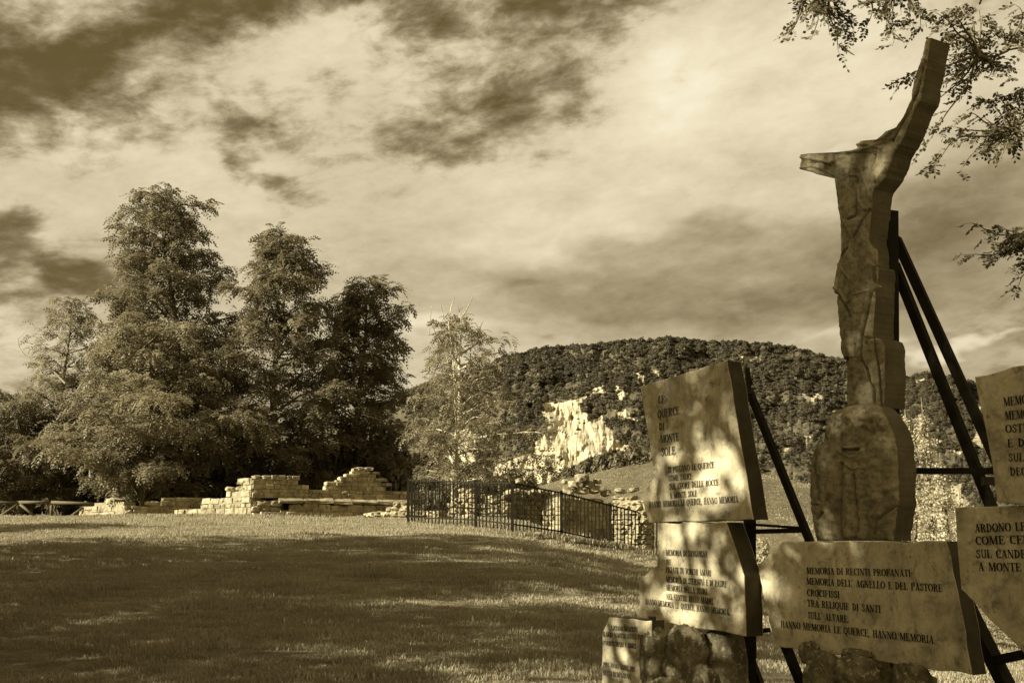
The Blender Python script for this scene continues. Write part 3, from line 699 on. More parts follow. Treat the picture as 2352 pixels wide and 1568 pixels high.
def wall(label, A, B, zb, thick, prof, ch=(.19, .25), sl=(.35, .75), rubble=False, tilt=.006, front=None, z_lo=None, cat='ruined wall', mix=.08):
    """A, B: (x, y) of the visible foot line; prof: list of (distance along, top height above zb) read as steps; front: normal towards the viewer's side"""
    A, B = Vector((A[0], A[1])), Vector((B[0], B[1])); d = (B - A).normalized(); Ln = (B - A).length; rz = math.atan2(d.y, d.x)
    nrm = Vector((d.y, -d.x));
    if nrm.dot(-A) < 0: nrm = -nrm
    t = empty('ruined_wall', Vector((A.x, A.y, zb)), label, cat)
    def top(s):
        h = prof[0][1]
        for a, b_ in prof:
            if s >= a: h = b_
        return h
    z = -.25 if z_lo is None else z_lo; row = 0; mx = max(h for _, h in prof)
    core = []
    st = .25; s = .09
    while s < Ln - .10:
        e = min(s + st, Ln - .09); h = min(top(s + .01), top(e - .01)) - .12
        if h > z + .05:
            a3 = A + d * s; b3 = A + d * e; V = []
            for p_ in (a3, b3):
                for k_ in ((.10, thick - .10) if rubble else (.03, thick - .03)): V.append((p_.x - nrm.x * k_, p_.y - nrm.y * k_, zb + z)); V.append((p_.x - nrm.x * k_, p_.y - nrm.y * k_, zb + h))
            core.append((V, [(0, 1, 3, 2), (4, 6, 7, 5), (0, 4, 5, 1), (2, 3, 7, 6), (1, 5, 7, 3)]))
        s = e
    if core:
        V, Fc = join(core); obj('wall_core', mesh_py('wall_core', V, Fc, M['mortar']), t)
    while z < mx - .04:
        h = random.uniform(*ch); s = -random.uniform(0, .3) if row % 2 else 0.0; first = True
        while s < Ln - .05:
            l = random.uniform(*sl) * (1.0 if not first else random.uniform(.6, 1)); first = False
            s0, s1 = max(0, s), min(Ln, s + l)
            if Ln - s1 < .14: s1 = Ln
            mid = (s0 + s1) / 2
            if s1 - s0 > .07 and z + h * .75 <= top(mid):
                hh = h
                if rubble:
                    hh = h * random.uniform(.85, 1.2)
                w = s1 - s0; c = A + d * mid - nrm * (thick / 2 - random.uniform(-.02, .03)); is_top = z + h * 1.75 > top(mid)
                me = random.choice(RUBBLE if rubble or (is_top and random.random() < .3) or random.random() < mix else STONES); g = .012
                k = 1.10 if me in RUBBLE else 1.0
                if rubble:
                    for off in (0,):
                        cc = A + d * mid - nrm * (thick / 2 + random.uniform(-.07, .05)); place_stone(t, me, Vector((cc.x, cc.y, zb + z + hh / 2)), rz + random.gauss(0, .09), w * 1.04, thick * random.uniform(.95, 1.12), hh * 1.04, .05)
                else:
                    place_stone(t, me, Vector((c.x, c.y, zb + z + hh / 2)), rz + random.gauss(0, tilt), (w - g) * k, thick * random.uniform(.98, 1.03), (hh - g) * k * (random.uniform(.85, 1.02) if is_top else 1), tilt)
            s = s1 if s1 < Ln else Ln
        z += h; row += 1
    return t
def P2(px, py, Y): p = at(px, py, Y); return (p.x, p.y)
b30 = math.radians(22); DR = (math.cos(b30), math.sin(b30)); DL = (-.80, .60)
def off(p, d, s): return (p[0] + d[0] * s, p[1] + d[1] * s)
K = P2(577, 1190, 48); zK = at(577, 1192, 48).z
# right-hand face: lower wall stands proud and carries a sloping ledge, upper wall stands back from it
nR = (DR[1], -DR[0])
Kf = (K[0] + nR[0] * .22, K[1] + nR[1] * .22)
wall('long lower wall of squared blocks under the bright sloping ledge', off(Kf, DR, .35), off(Kf, DR, 6.9), zK, .5, [(0, .45), (.4, .30), (.85, .50), (1.3, .66)], ch=(.27, .36), sl=(.4, .85))
def ledge():
    t = empty('stone_ledge', Vector((K[0], K[1], zK + .7)), 'sunlit sloping ledge stones laid along the middle of the tallest ruin wall', 'ledge')
    s = 1.1; i = 0
    while s < 6.85:
        l = min(random.uniform(.55, 1.15), 6.9 - s); a, b_ = s + .012, s + l - .012; V = []
        z0, z1, z2 = .68 + random.uniform(-.01, .01), .80, .96 + random.uniform(-.015, .015)
        for q_ in (a, b_):
            dj = random.uniform(-.05, .05)
            for dn, z in ((-.02 + dj, z0), (-.03 + dj, z1 + dj * .5), (.26, z2), (.34, z2), (.34, z0)):
                x = Kf[0] + DR[0] * q_ - nR[0] * dn; y = Kf[1] + DR[1] * q_ - nR[1] * dn; V.append((x + random.gauss(0, .02), y + random.gauss(0, .02), zK + z + random.gauss(0, .016)))
        obj('ledge_stone', mesh_py('ledge_stone', V, [(4, 3, 2, 1, 0), (5, 6, 7, 8, 9), (0, 1, 6, 5), (1, 2, 7, 6), (2, 3, 8, 7), (3, 4, 9, 8), (4, 0, 5, 9)], M['ruin']), t)
        s += l; i += 1
ledge()
wall('tallest ruin wall, squared courses rising to a stepped peak near its right end', K, off(K, DR, 7.35), zK + .90, .5,
     [(0, .95), (1.9, .58), (2.15, .74), (2.37, .5), (3.3, .72), (3.56, .94), (4.0, 1.16), (4.27, 1.46), (5.07, 1.22), (5.31, 1.22), (5.44, .96), (5.67, .72), (5.81, .5), (6.9, .45)], ch=(.13, .23), sl=(.26, .7), z_lo=0.0)
wall('solid inner courses under the stepped peak, at the foot of the tall corner', K, off(K, DR, 1.3), zK, .5, [(0, .9)], ch=(.2, .3), sl=(.3, .6), rubble=True)
# sunlit face to the left of the corner
wall('sunlit rough wall stepping up to the tall left corner of the ruin', off(K, DL, .06), off(K, DL, 5.2), zK, .6, [(0, 1.8), (.42, 1.72), (.75, 1.5), (1.0, 1.28), (1.25, 1.28), (1.5, 1.0), (2.2, .95), (3.0, .78), (3.5, .62), (5.0, .5)], ch=(.17, .32), sl=(.22, .7), mix=.15, tilt=.02)
Kc = P2(285, 1190, 50.5); zc = at(285, 1190, 50.5).z
wall('low shaded wall with a stepped top between the lowest block and the corner', Kc, off(Kc, DR, 5.6), zc, .5, [(0, .42), (.5, .66), (.9, .80), (1.5, .95), (1.9, 1.08), (3.4, .98), (4.4, .90)], ch=(.14, .24), sl=(.28, .8), mix=.35)
wall('lowest sunlit chunk of rough wall at the left end of the ruin', off(Kc, DL, .02), off(Kc, DL, 3.6), zc, .6, [(0, .85), (.8, .95), (1.8, .85), (2.4, .7)], ch=(.26, .42), sl=(.4, 1.1), mix=.12, tilt=.03)
wall('narrow sunlit kerb of flat stones at the foot of the left ruin walls', P2(300, 1190, 48.6), P2(470, 1192, 48.2), at(380, 1194, 48.4).z, .4, [(0, .16)], ch=(.14, .18), sl=(.3, .7))
# rubble in front, left of the iron fence
A5, B5 = P2(790, 1199, 47.3), P2(1010, 1203, 45.2)
wall('sunlit heap of rubble walling that rises towards the iron fence', A5, B5, at(900, 1203, 46.2).z, .7, [(0, .18), (.4, .34), (.9, .5), (1.4, .62), (1.9, .76), (2.4, .92), (3.0, .86), (3.4, .6)], ch=(.15, .24), sl=(.2, .42), rubble=True)
# behind the fence
wall('sunlit stepped wall climbing rightwards behind the middle of the iron fence', P2(1012, 1203, 46.4), P2(1092, 1203, 45.8), at(1050, 1203, 46).z, .5, [(0, .5), (.25, .95), (.55, 1.15), (.8, 1.4), (1.2, 1.25)], ch=(.16, .24), sl=(.22, .42), rubble=True)
wall('sunlit low wall seen through the denser middle bars of the fence', P2(1095, 1200, 46), P2(1165, 1203, 45.2), at(1130, 1204, 45.6).z, .5, [(0, 1.2), (.6, 1.1), (.9, .9)], ch=(.15, .22), sl=(.22, .45), rubble=True)
wall('shaded recessed wall topped by a row of bright round stones', P2(1160, 1205, 46.2), P2(1262, 1205, 47.4), at(1210, 1206, 46.8).z, .5, [(0, 1.2)], ch=(.16, .22), sl=(.24, .42), rubble=True)
def top_row():
    t = empty('coping_row', at(1160, 1134, 46.2), 'row of bright rounded coping stones along the wall behind the iron fence', 'coping')
    for r in range(2):
        for i in range(10):
            p = at(1163 + i * 10.6 + random.uniform(-2, 2) + r * 4, 1139 - r * 9 + random.uniform(-1.5, 1.5), 46.1 + i * .11); place_stone(t, random.choice(RUBBLE), p, random.uniform(0, 6), .24, .5, .20, .15)
top_row()
wall('bright broken pier between the shaded recess and the wall with the opening', P2(1246, 1214, 43.6), P2(1284, 1216, 43.2), at(1265, 1216, 43.4).z, .5, [(0, .85), (.25, 1.2)], ch=(.15, .22), sl=(.2, .36), rubble=True)
def opening_wall():
    A, B = P2(1290, 1226, 42.6), P2(1436, 1226, 44.6); zb = at(1360, 1232, 43.4).z
    t = wall('shaded wall of small stones with a square opening behind the fence', A, B, zb, .5, [(0, 1.45), (.5, 1.5), (1.5, 1.42), (2.3, 1.3)], ch=(.14, .2), sl=(.2, .38))
    # the square opening: remove the stones that fill it and leave the dark core set back
    c = at(1347, 1205, 43.1)
    for o in list(t.children):
        w = t.location + o.location
        if o.name.startswith('stone') and abs(w.x - c.x) < .24 and abs(w.z - c.z) < .19: bpy.data.objects.remove(o)
opening_wall()
wall('bright sunlit pier of stones near the slab edge behind the fence', P2(1404, 1252, 42.2), P2(1484, 1258, 41.2), at(1440, 1260, 41.8).z, .6, [(0, 1.9), (.3, 1.98), (1.0, 1.85)], ch=(.15, .21), sl=(.22, .42), rubble=True)
def loose(px, py, Y, w, h, label, me=None, group='loose stones lying on the ruined walls', d=None):
    p = at(px, py, Y); o = obj('loose_stone', me or random.choice(RUBBLE)); o.location = p; o.scale = (w * Y / F * .85, (d or w) * Y / F * .85, h * Y / F * .85); o.rotation_euler = (random.uniform(-.2, .2), random.uniform(-.3, .3), random.uniform(0, 3))
    o['label'] = label; o['category'] = 'stone'; o['group'] = group
for a in [(1337, 1098, 43.6, 34, 26, 'largest pale stone at the top of the heap on the wall with the opening'), (1318, 1113, 43.5, 30, 22, 'pale stone on the left shoulder of the heap, below the largest'),
          (1352, 1112, 43.7, 30, 20, 'darker stone in the middle of the heap on the wall'), (1372, 1105, 43.8, 22, 14, 'small dark stone poking right out of the heap'), (1306, 1126, 43.4, 34, 24, 'pale stone at the lower left foot of the heap'),
          (1336, 1126, 43.6, 34, 22, 'flat stone buried low in the middle of the heap'), (1366, 1124, 43.8, 34, 22, 'shaded stone at the lower right of the heap'), (1392, 1132, 43.9, 30, 18, 'stone lying right of the heap on the shaded wall'),
          (1192, 1104, 48, 20, 14, 'small round pale stone above the fence rail, left one'), (1297, 1106, 47, 14, 14, 'small round pale stone above the fence rail, beside the heap'), (1425, 1127, 42, 32, 14, 'flat slab of stone lying on the bright pier, left one'),
          (1456, 1124, 42, 30, 12, 'tilted flat stone on the bright pier beside the inscribed slab'), (531, 1124, 49.6, 28, 16, 'rounded stone sitting on the stepped edge of the ruin corner'), (1237, 1225, 35, 20, 9, 'small pale stone in the grass at the foot of the fence'),
          (806, 1196, 45.6, 16, 12, 'small upright stone in the grass before the ruin')]:
    loose(*a)

# ------------------------------------------------------------------ iron fence
def iron_fence():
    posts = [(938, 1096, 1204, 41.0), (1093, 1103, 1211, 38.2), (1177, 1103, 1222, 36.2), (1289.5, 1126, 1238, 39.0), (1401, 1154, 1261, 41.0), (1492, 1176, 1284, 41.6), (1600, 1204, 1315, 41.6)]
    t = empty('iron_fence', at(938, 1204, 41), 'dark iron bar fence running along the lawn and dropping to the right', 'fence')
    def pt(p): return at(p[0], p[2], p[3]), at(p[0], p[1], p[3])
    bar_me = {}
    def put(name, a, b, w, par=t): V, Fc = bar(a, b, w); return obj(name, mesh_py(name, V, Fc, M['iron']), par)
    for i, p in enumerate(posts):
        a, b = pt(p); a.z -= .3; put('post', a, b, .10)
        if i == 0: put('post', a + Vector((.12, .25, 0)), b + Vector((.12, .25, 0)), .05)
    for p, r in zip(posts[:-1], posts[1:]):
        a0, a1 = pt(p); b0, b1 = pt(r)
        put('rail', a1 + (a0 - a1) * .05, b1 + (b0 - b1) * .05, .045); put('rail', a1 + (a0 - a1) * .84, b1 + (b0 - b1) * .84, .045)
        L_ = (b0 - a0).length; n = int(round((r[0] - p[0]) / 8.3))
        for i in range(1, n):
            u = i / n; lo, hi = a0.lerp(b0, u), a1.lerp(b1, u); put('bar', hi.lerp(lo, .035), hi.lerp(lo, .975), .040)
    # the rear run of the same enclosure
    t2 = empty('iron_fence', at(945, 1200, 45), 'rear run of iron bars crossing behind the first fence around the ruin', 'fence')
    for (x0, y0, Y0, x1, y1, Y1, h) in ((945, 1200, 43.5, 1010, 1196, 48.5, 98), (1010, 1196, 48.5, 1160, 1198, 44.4, 93), (1240, 1205, 52, 1335, 1222, 50, 85)):
        a0, b0 = at(x0, y0, Y0), at(x1, y1, Y1); a1, b1 = at(x0, y0 - h, Y0), at(x1, y1 - h, Y1); n = int((x1 - x0) / 5.2)
        put('rail', a1.lerp(a0, .09), b1.lerp(b0, .09), .04, t2); put('rail', a1.lerp(a0, .86), b1.lerp(b0, .86), .04, t2)
        for i in range(n + 1):
            u = i / n; put('bar', a1.lerp(b1, u), a0.lerp(b0, u), .028, t2)
        put('post', a0 - Vector((0, 0, .3)), a1, .06, t2)
iron_fence()
def wooden_fence():
    t = empty('wooden_fence', at(0, 1186, 52.5), 'weathered wooden rail fence with crossed braces at the left edge', 'fence')
    Y = 52.5
    def put(name, x0, y0, x1, y1, w, dy=0): V, Fc = tube([at(x0, y0, Y + dy), at(x1, y1, Y + dy)], [w, w * .9], 7); obj(name, mesh_py(name, V, Fc, M['wood'], True), t)
    put('rail', -60, 1153, 44, 1154, .07); put('rail', 44, 1153, 120, 1153, .075); put('rail', 118, 1153, 230, 1157, .075)
    for x in (41, 117, 196, -38): put('post', x + 1, 1192, x + 2, 1150, .08, .06)
    put('brace', -2, 1186, 40, 1158, .06, -.08); put('brace', 46, 1158, 84, 1188, .06, -.08); put('brace', 156, 1190, 190, 1165, .06, -.08); put('brace', -80, 1160, -40, 1186, .06, -.08)
wooden_fence()

# ------------------------------------------------------------------ the monument
PLN = math.radians(60)
NRM = Vector((-math.sin(PLN), -math.cos(PLN), 0))            # the slabs face away to the left
ALONG = Vector((math.cos(PLN), -math.sin(PLN), 0))
class Plane:
    def __init__(s, px, py, Y, ang=60, tilt=0):
        a = math.radians(ang); s.n = Vector((-math.sin(a), -math.cos(a), math.sin(math.radians(tilt)))).normalized(); s.o = at(px, py, Y); s.al = Vector((math.cos(a), -math.sin(a), 0))
    def hit(s, px, py, lift=0.0):
        d = ray(px, py); t = (s.o + s.n * lift - EYE).dot(s.n) / d.dot(s.n); return EYE + d * t
# a condensed serif alphabet, drawn stroke by stroke: (points, thick or thin)
K_, N_ = .165, .06
def arc(cx, cy, rx, ry, a0, a1, n=10): return [(cx + rx * math.cos(math.radians(a0 + (a1 - a0) * i / n)), cy + ry * math.sin(math.radians(a0 + (a1 - a0) * i / n))) for i in range(n + 1)]
def st(x, w=.10): return [([(x, 0), (x, 1)], K_), ([(x - w - .02, .03), (x + w + .02, .03)], N_), ([(x - w - .02, .97), (x + w + .02, .97)], N_)]
def bowl(cx, cy, rx, ry, a0, a1): return [(arc(cx, cy, rx, ry, a0, a1, 12), 'v')]
G = {
 'A': (.66, [([(.12, 0), (.33, 1)], N_), ([(.33, 1), (.53, 0)], K_), ([(.18, .30), (.46, .30)], N_), ([(.02, .03), (.22, .03)], N_), ([(.41, .03), (.65, .03)], N_)]),
 'B': (.62, st(.16) + [(arc(.2, .75, .28, .22, 90, -90), 'v'), (arc(.2, .27, .33, .24, 90, -90), 'v')]),
 'C': (.60, [(arc(.36, .5, .24, .47, 50, 310, 16), 'v'), ([(.53, .62), (.53, .97)], N_)]),
 'D': (.66, st(.16) + [(arc(.18, .5, .36, .46, 90, -90, 14), 'v')]),
 'E': (.58, st(.16) + [([(.16, .97), (.5, .97), (.5, .78)], N_), ([(.16, .03), (.53, .03), (.53, .26)], N_), ([(.16, .52), (.40, .52)], N_), ([(.40, .38), (.40, .66)], N_)]),
 'F': (.55, st(.16) + [([(.16, .97), (.5, .97), (.5, .78)], N_), ([(.16, .52), (.40, .52)], N_), ([(.40, .38), (.40, .66)], N_)]),
 'G': (.64, [(arc(.36, .5, .24, .47, 50, 320, 16), 'v'), ([(.54, 0), (.54, .42)], K_), ([(.42, .44), (.64, .44)], N_)]),
 'H': (.70, st(.16) + st(.54) + [([(.16, .5), (.54, .5)], N_)]),
 'I': (.32, st(.16)),
 'L': (.56, st(.16) + [([(.16, .03), (.52, .03), (.52, .28)], N_)]),
 'M': (.86, [([(.12, 0), (.14, 1)], N_), ([(.18, 1), (.41, .05)], K_), ([(.41, .05), (.66, 1)], N_), ([(.70, 0), (.70, 1)], K_), ([(.02, .03), (.24, .03)], N_), ([(.58, .03), (.84, .03)], N_), ([(.04, .97), (.24, .97)], N_), ([(.6, .97), (.84, .97)], N_)]),
 'N': (.70, [([(.12, 0), (.12, 1)], N_), ([(.14, 1), (.54, 0)], K_), ([(.57, 0), (.57, 1)], N_), ([(.02, .03), (.24, .03)], N_), ([(.02, .97), (.2, .97)], N_), ([(.46, .97), (.68, .97)], N_)]),
 'O': (.68, [(arc(.34, .5, .26, .47, 0, 360, 22), 'v')]),
 'P': (.58, st(.16) + [(arc(.2, .72, .31, .25, 90, -90), 'v')]),
 'Q': (.68, [(arc(.34, .5, .26, .47, 0, 360, 22), 'v'), ([(.30, .12), (.44, -.12), (.62, -.2)], K_ * .7)]),
 'R': (.66, st(.16) + [(arc(.2, .74, .29, .23, 90, -90), 'v'), ([(.30, .5), (.42, .4), (.50, .05), (.62, .02)], K_ * .8)]),
 'S': (.52, [([(.44, .72), (.42, .88), (.27, .97), (.12, .86), (.11, .72), (.24, .56), (.36, .44), (.43, .28), (.38, .10), (.24, .03), (.10, .12), (.07, .3)], .115)]),
 'T': (.60, st(.30) + [([(.04, .76), (.04, .97), (.56, .97), (.56, .76)], N_)]),
 'U': (.66, [([(.16, 1), (.16, .3), (.22, .1), (.34, .03), (.48, .1), (.53, .3), (.53, 1)], .12), ([(.04, .97), (.28, .97)], N_), ([(.44, .97), (.64, .97)], N_)]),
 'V': (.64, [([(.11, 1), (.32, 0)], K_), ([(.32, 0), (.54, 1)], N_), ([(0, .97), (.24, .97)], N_), ([(.44, .97), (.64, .97)], N_)]),
 'Z': (.56, [([(.06, .78), (.06, .97), (.48, .97)], N_), ([(.46, .95), (.08, .05)], K_), ([(.06, .03), (.5, .03), (.5, .26)], N_)]),
 '1': (.36, [([(.18, 0), (.18, 1)], K_), ([(.06, .8), (.18, 1)], N_), ([(.06, .03), (.32, .03)], N_)]),
 '9': (.56, [(arc(.28, .68, .19, .28, 0, 360, 16), 'v'), ([(.46, .7), (.42, .25), (.16, .04)], .1)]),
 '8': (.56, [(arc(.28, .75, .16, .21, 0, 360, 14), 'v'), (arc(.28, .27, .2, .24, 0, 360, 14), 'v')]),
 '3': (.52, [(arc(.24, .75, .18, .22, 130, -90), 'v'), (arc(.24, .27, .2, .25, 90, -140), 'v')]),
 "'": (.20, [([(.1, 1.02), (.07, .78)], .1)]), '.': (.24, [([(.1, 0), (.1, .12)], .13)]), ',': (.24, [([(.12, .12), (.06, -.14)], .11)]), ' ': (.42, [])}
def glyph_quads(pts, w):
    V, Fc = [], []
    for (x0, y0), (x1, y1) in zip(pts[:-1], pts[1:]):
        dx, dy = x1 - x0, y1 - y0; l = math.hypot(dx, dy) or 1e-6; dx, dy = dx / l, dy / l
        ww = (N_ + (K_ - N_) * abs(dy) ** 1.5) if w == 'v' else w; e = ww * .12
        nx, ny = -dy * ww / 2, dx * ww / 2; o = len(V)
        V += [(x0 - dx * e + nx, y0 - dy * e + ny), (x0 - dx * e - nx, y0 - dy * e - ny), (x1 + dx * e - nx, y1 + dy * e - ny), (x1 + dx * e + nx, y1 + dy * e + ny)]; Fc.append((o, o + 1, o + 2, o + 3))
    return V, Fc
def lettering(parent, pl, text, p0, p1, hpx, to_px):
    """one line of text from p0 to p1 (baseline ends in crop pixels), hpx high"""
    a = pl.hit(*to_px(*p0), .0025); b = pl.hit(*to_px(*p1), .0025); c = pl.hit(*to_px(p0[0], p0[1] - hpx), .0025)
    h = (c - a).length; u = (b - a).normalized(); v = (Vector((0, 0, 1)) - u * u.z).normalized(); v = (v - pl.n * v.dot(pl.n)).normalized()
    w = sum(G[ch][0] for ch in text) - .05; sx = (b - a).length / w; V, Fc = [], []; x = 0
    for ch in text:
        for pts, wd in G[ch][1]:
            gv, gf = glyph_quads(pts, wd); o = len(V)
            V += [a + u * ((x + gx) * sx) + v * (gy * h) for gx, gy in gv]; Fc += [tuple(i + o for i in f) for f in gf]
        x += G[ch][0]
    me = mesh_py('lettering', V, Fc, M['ink']); o = obj('lettering', me, parent); o['label'] = 'carved line reading ' + text; return o
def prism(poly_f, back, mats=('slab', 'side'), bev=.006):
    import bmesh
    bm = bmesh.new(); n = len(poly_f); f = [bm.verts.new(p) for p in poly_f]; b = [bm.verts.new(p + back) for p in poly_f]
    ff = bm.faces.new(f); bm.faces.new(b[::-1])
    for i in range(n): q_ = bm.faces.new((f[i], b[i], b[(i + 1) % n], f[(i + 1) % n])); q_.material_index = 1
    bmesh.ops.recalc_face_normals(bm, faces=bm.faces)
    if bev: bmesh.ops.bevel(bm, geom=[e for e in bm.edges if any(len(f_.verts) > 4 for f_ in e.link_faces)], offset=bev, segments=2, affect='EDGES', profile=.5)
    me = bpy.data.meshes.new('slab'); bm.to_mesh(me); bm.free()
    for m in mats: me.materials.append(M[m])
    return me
C1 = lambda x, y: (1347.5 + x * .4923, 796 + y * .4923)
C2 = lambda x, y: (1739.5 + x * .4924, 796 + y * .4924)
C6 = lambda x, y: (1359.75 + x * .17708, 1378.1 + y * .17708)
def wavy(P, pl, amp=.009, step=.07):
    out = []
    for i, p in enumerate(P):
        q_ = P[(i + 1) % len(P)]; L_ = (q_ - p).length; n = max(1, int(L_ / step)); e = (q_ - p).normalized(); s = e.cross(pl.n)
        for k in range(n):
            r = p.lerp(q_, k / n); out.append(r + s * (amp * nz(r.x * 7 + i, r.z * 7, r.y * 7) if k else 0))
    return out
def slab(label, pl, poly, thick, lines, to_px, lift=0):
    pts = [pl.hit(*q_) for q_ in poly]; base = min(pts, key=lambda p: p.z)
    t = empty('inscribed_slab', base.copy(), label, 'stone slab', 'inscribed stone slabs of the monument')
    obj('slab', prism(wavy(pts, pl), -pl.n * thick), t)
    for ln in lines: lettering(t, pl, *ln, to_px)
    return t
S1 = Plane(1600, 1000, 7.9, 60)
slab('topmost left slab headed LE QUERCE DI MONTE SOLE with a slanting top edge', S1, [(1470, 887), (1669, 828), (1730, 1192.6), (1490, 1200), (1472, 1141), (1503, 1092), (1495, 1040)], .135, [
    ('LE', (333, 263), (361, 262), 33), ('QUERCE', (331, 335), (432, 316), 38), ('DI', (338, 391), (361, 389), 35), ('MONTE', (344, 450), (430, 438), 37), ('SOLE', (348, 511), (413, 502), 38),
    ('SI PIEGANO LE QUERCE', (379, 588), (595, 564), 27), ('COME SALICI', (382, 627), (488, 617), 27), ('SUL CUORE DELLE ROCCE', (385, 667), (615, 646), 28), ('A MONTE SOLE', (387, 709), (514, 697), 27),
    ('HANNO MEMORIA LE QUERCE, HANNO MEMORIA.', (291, 751), (711, 725), 28)], C1)
S2 = Plane(1590, 1330, 7.95, 60)
slab('lower left slab whose lines begin MEMORIA DI SANGUIGNE UVE', S2, [(1510, 1202), (1667.6, 1199), (1682, 1239), (1699.6, 1293.5), (1709, 1323), (1713, 1461), (1470.6, 1419), (1465.7, 1330.5), (1509, 1298.5)], .15, [
    ('MEMORIA DI SANGUIGNE', (369, 972), (564, 982), 27), ('UVE', (370, 1017), (393, 1018), 27), ('PIGIATE IN TORCHI AMARI', (370, 1052), (580, 1070), 27), ('MEMORIA DI STERMINI E DI PAURE', (370, 1097), (653, 1121), 27),
    ('MEMORIA DELLA SCURE', (371, 1136), (564, 1156), 27), ('NEL VENTRE DELLE MADRI.', (371, 1177), (592, 1201), 27), ('HANNO MEMORIA LE QUERCE, HANNO MEMORIA.', (274, 1200), (667, 1252), 26)], C1)
S3 = Plane(2000, 1390, 6.75, 60)
slab('wide middle slab reading MEMORIA DI RECINTI PROFANATI under the carved figure', S3, [(1798.6, 1242.6), (2172.8, 1242.6), (2204, 1385), (2233, 1549.6), (1990, 1514), (1870, 1494), (1781, 1483), (1755, 1378), (1739.5, 1298)], .12, [
    ('MEMORIA DI RECINTI PROFANATI', (229, 1058), (714, 1071), 30), ("MEMORIA DELL' AGNELLO E DEL PASTORE", (229, 1107), (863, 1142), 31), ('CROCIFISSI', (231, 1160), (382, 1171), 31), ('TRA RELIQUIE DI SANTI', (233, 1210), (574, 1240), 32),
    ("SULL' ALTARE.", (236, 1266), (426, 1286), 32), ('HANNO MEMORIA LE QUERCE, HANNO MEMORIA.', (109, 1307), (830, 1384), 31)], C2)
S5 = Plane(2300, 1260, 5.75, 60)
slab('lower right slab cut by the frame, reading ARDONO LE and COME CERI', S5, [(2192.5, 1165.5), (2560, 1155), (2560, 1640), (2470, 1600), (2350, 1498), (2246.7, 1392), (2207, 1352), (2197, 1239)], .12, [
    ('ARDONO LE QUERCE', (1014, 865), (1445, 850), 38), ('COME CERI', (1017, 922), (1290, 917), 38), ('SUL CANDELABRO', (1021, 984), (1400, 986), 38), ('A MONTE SOLE', (1031, 1044), (1360, 1048), 38)], C2)
S4 = Plane(2320, 1000, 5.6, 60)
slab('upper right slab cut by the frame, reading MEMORIA, OSTIE and E DI', S4, [(2238, 865), (2560, 792), (2560, 1160), (2352, 1158), (2291, 1153), (2273.8, 1042)], .14, [
    ('MEMORIA DI', (1149, 278), (1378, 248), 40), ('MEMORIA DI', (1155, 342), (1384, 319), 40), ('OSTIE', (1157, 402), (1280, 394), 38), ('E DI', (1166, 468), (1262, 464), 37), ('SULLE', (1171, 535), (1292, 531), 37), ('DECIME', (1178, 600), (1330, 597), 37)], C2)
S6 = Plane(1440, 1480, 8.3, 60)
slab('smallest slab at the bottom with the names and 1983 ANNO GIUBILARE', S6, [(1399, 1417), (1496, 1424), (1500, 1720), (1378, 1700), (1384, 1451)], .12, [
    ('LUCIANO MENZIONI', (248, 386), (592, 408), 62), ('ILARIO MACCHIAVELLI PARROCO', (143, 466), (790, 524), 62), ('PARROCCHIANI E AMICI', (147, 576), (570, 624), 62), ('1983 ANNO GIUBILARE', (147, 856), (558, 924), 64), ('DELLA REDENZIONE', (147, 966), (505, 1020), 64)], C6)

def row_solid(name, pl, rows, thick, relief, nx=18, step=5.0, edge=.03, mats=('carved', 'carved_dark'), round_back=False):
    """solid whose face outline is given by rows (y, x left, x right) on the plane, pushed out by relief(px, py, u)"""
    rows = sorted(rows); ys = np.arange(rows[0][0], rows[-1][0], step).tolist() + [rows[-1][0]]
    for r in rows:
        if min(abs(r[0] - y) for y in ys) > .8: ys.append(r[0])
    ys = sorted(ys); yy = [r[0] for r in rows]; V, Fc, MI = [], [], []; m = 2 * (nx + 1)
    for j, y in enumerate(ys):
        xl, xr = float(np.interp(y, yy, [r[1] for r in rows])), float(np.interp(y, yy, [r[2] for r in rows]))
        xl += 1.6 * nz(y * .05, 1, 0); xr += 1.2 * nz(y * .06, 5, 0)
        for i in range(nx + 1):
            u = i / nx; x = xl + (xr - xl) * u; eu = min(u, 1 - u) * (xr - xl); ev = min(y - ys[0], ys[-1] - y)
            r = relief(x, y, u) - edge * math.exp(-min(eu, ev + 2) / 4.0)
            V.append(pl.hit(x, y) + pl.n * (r + .004 * nz(x * .08, y * .08)))
        for i in range(nx, -1, -1):
            u = i / nx; x = xl + (xr - xl) * u; V.append(pl.hit(x, y) - pl.n * (thick * (1 + .06 * nz(y * .03, x * .01, 4))))
    for j in range(len(ys) - 1):
        for i in range(m):
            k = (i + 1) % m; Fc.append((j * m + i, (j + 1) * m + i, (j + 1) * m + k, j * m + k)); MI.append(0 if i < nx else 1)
    e = (len(ys) - 1) * m
    for i in range(nx): 
        Fc.append((i, i + 1, m - 2 - i, m - 1 - i)); MI.append(1); Fc.append((e + i + 1, e + i, e + m - 1 - i, e + m - 2 - i)); MI.append(1)
    me = mesh_py(name, V, Fc, [M[a] for a in mats], False); me.polygons.foreach_set('material_index', MI)
    sm = [k_ == 0 for k_ in MI]; me.polygons.foreach_set('use_smooth', sm)
    import bmesh
    bm = bmesh.new(); bm.from_mesh(me); bmesh.ops.recalc_face_normals(bm, faces=bm.faces); bm.to_mesh(me); bm.free(); return me
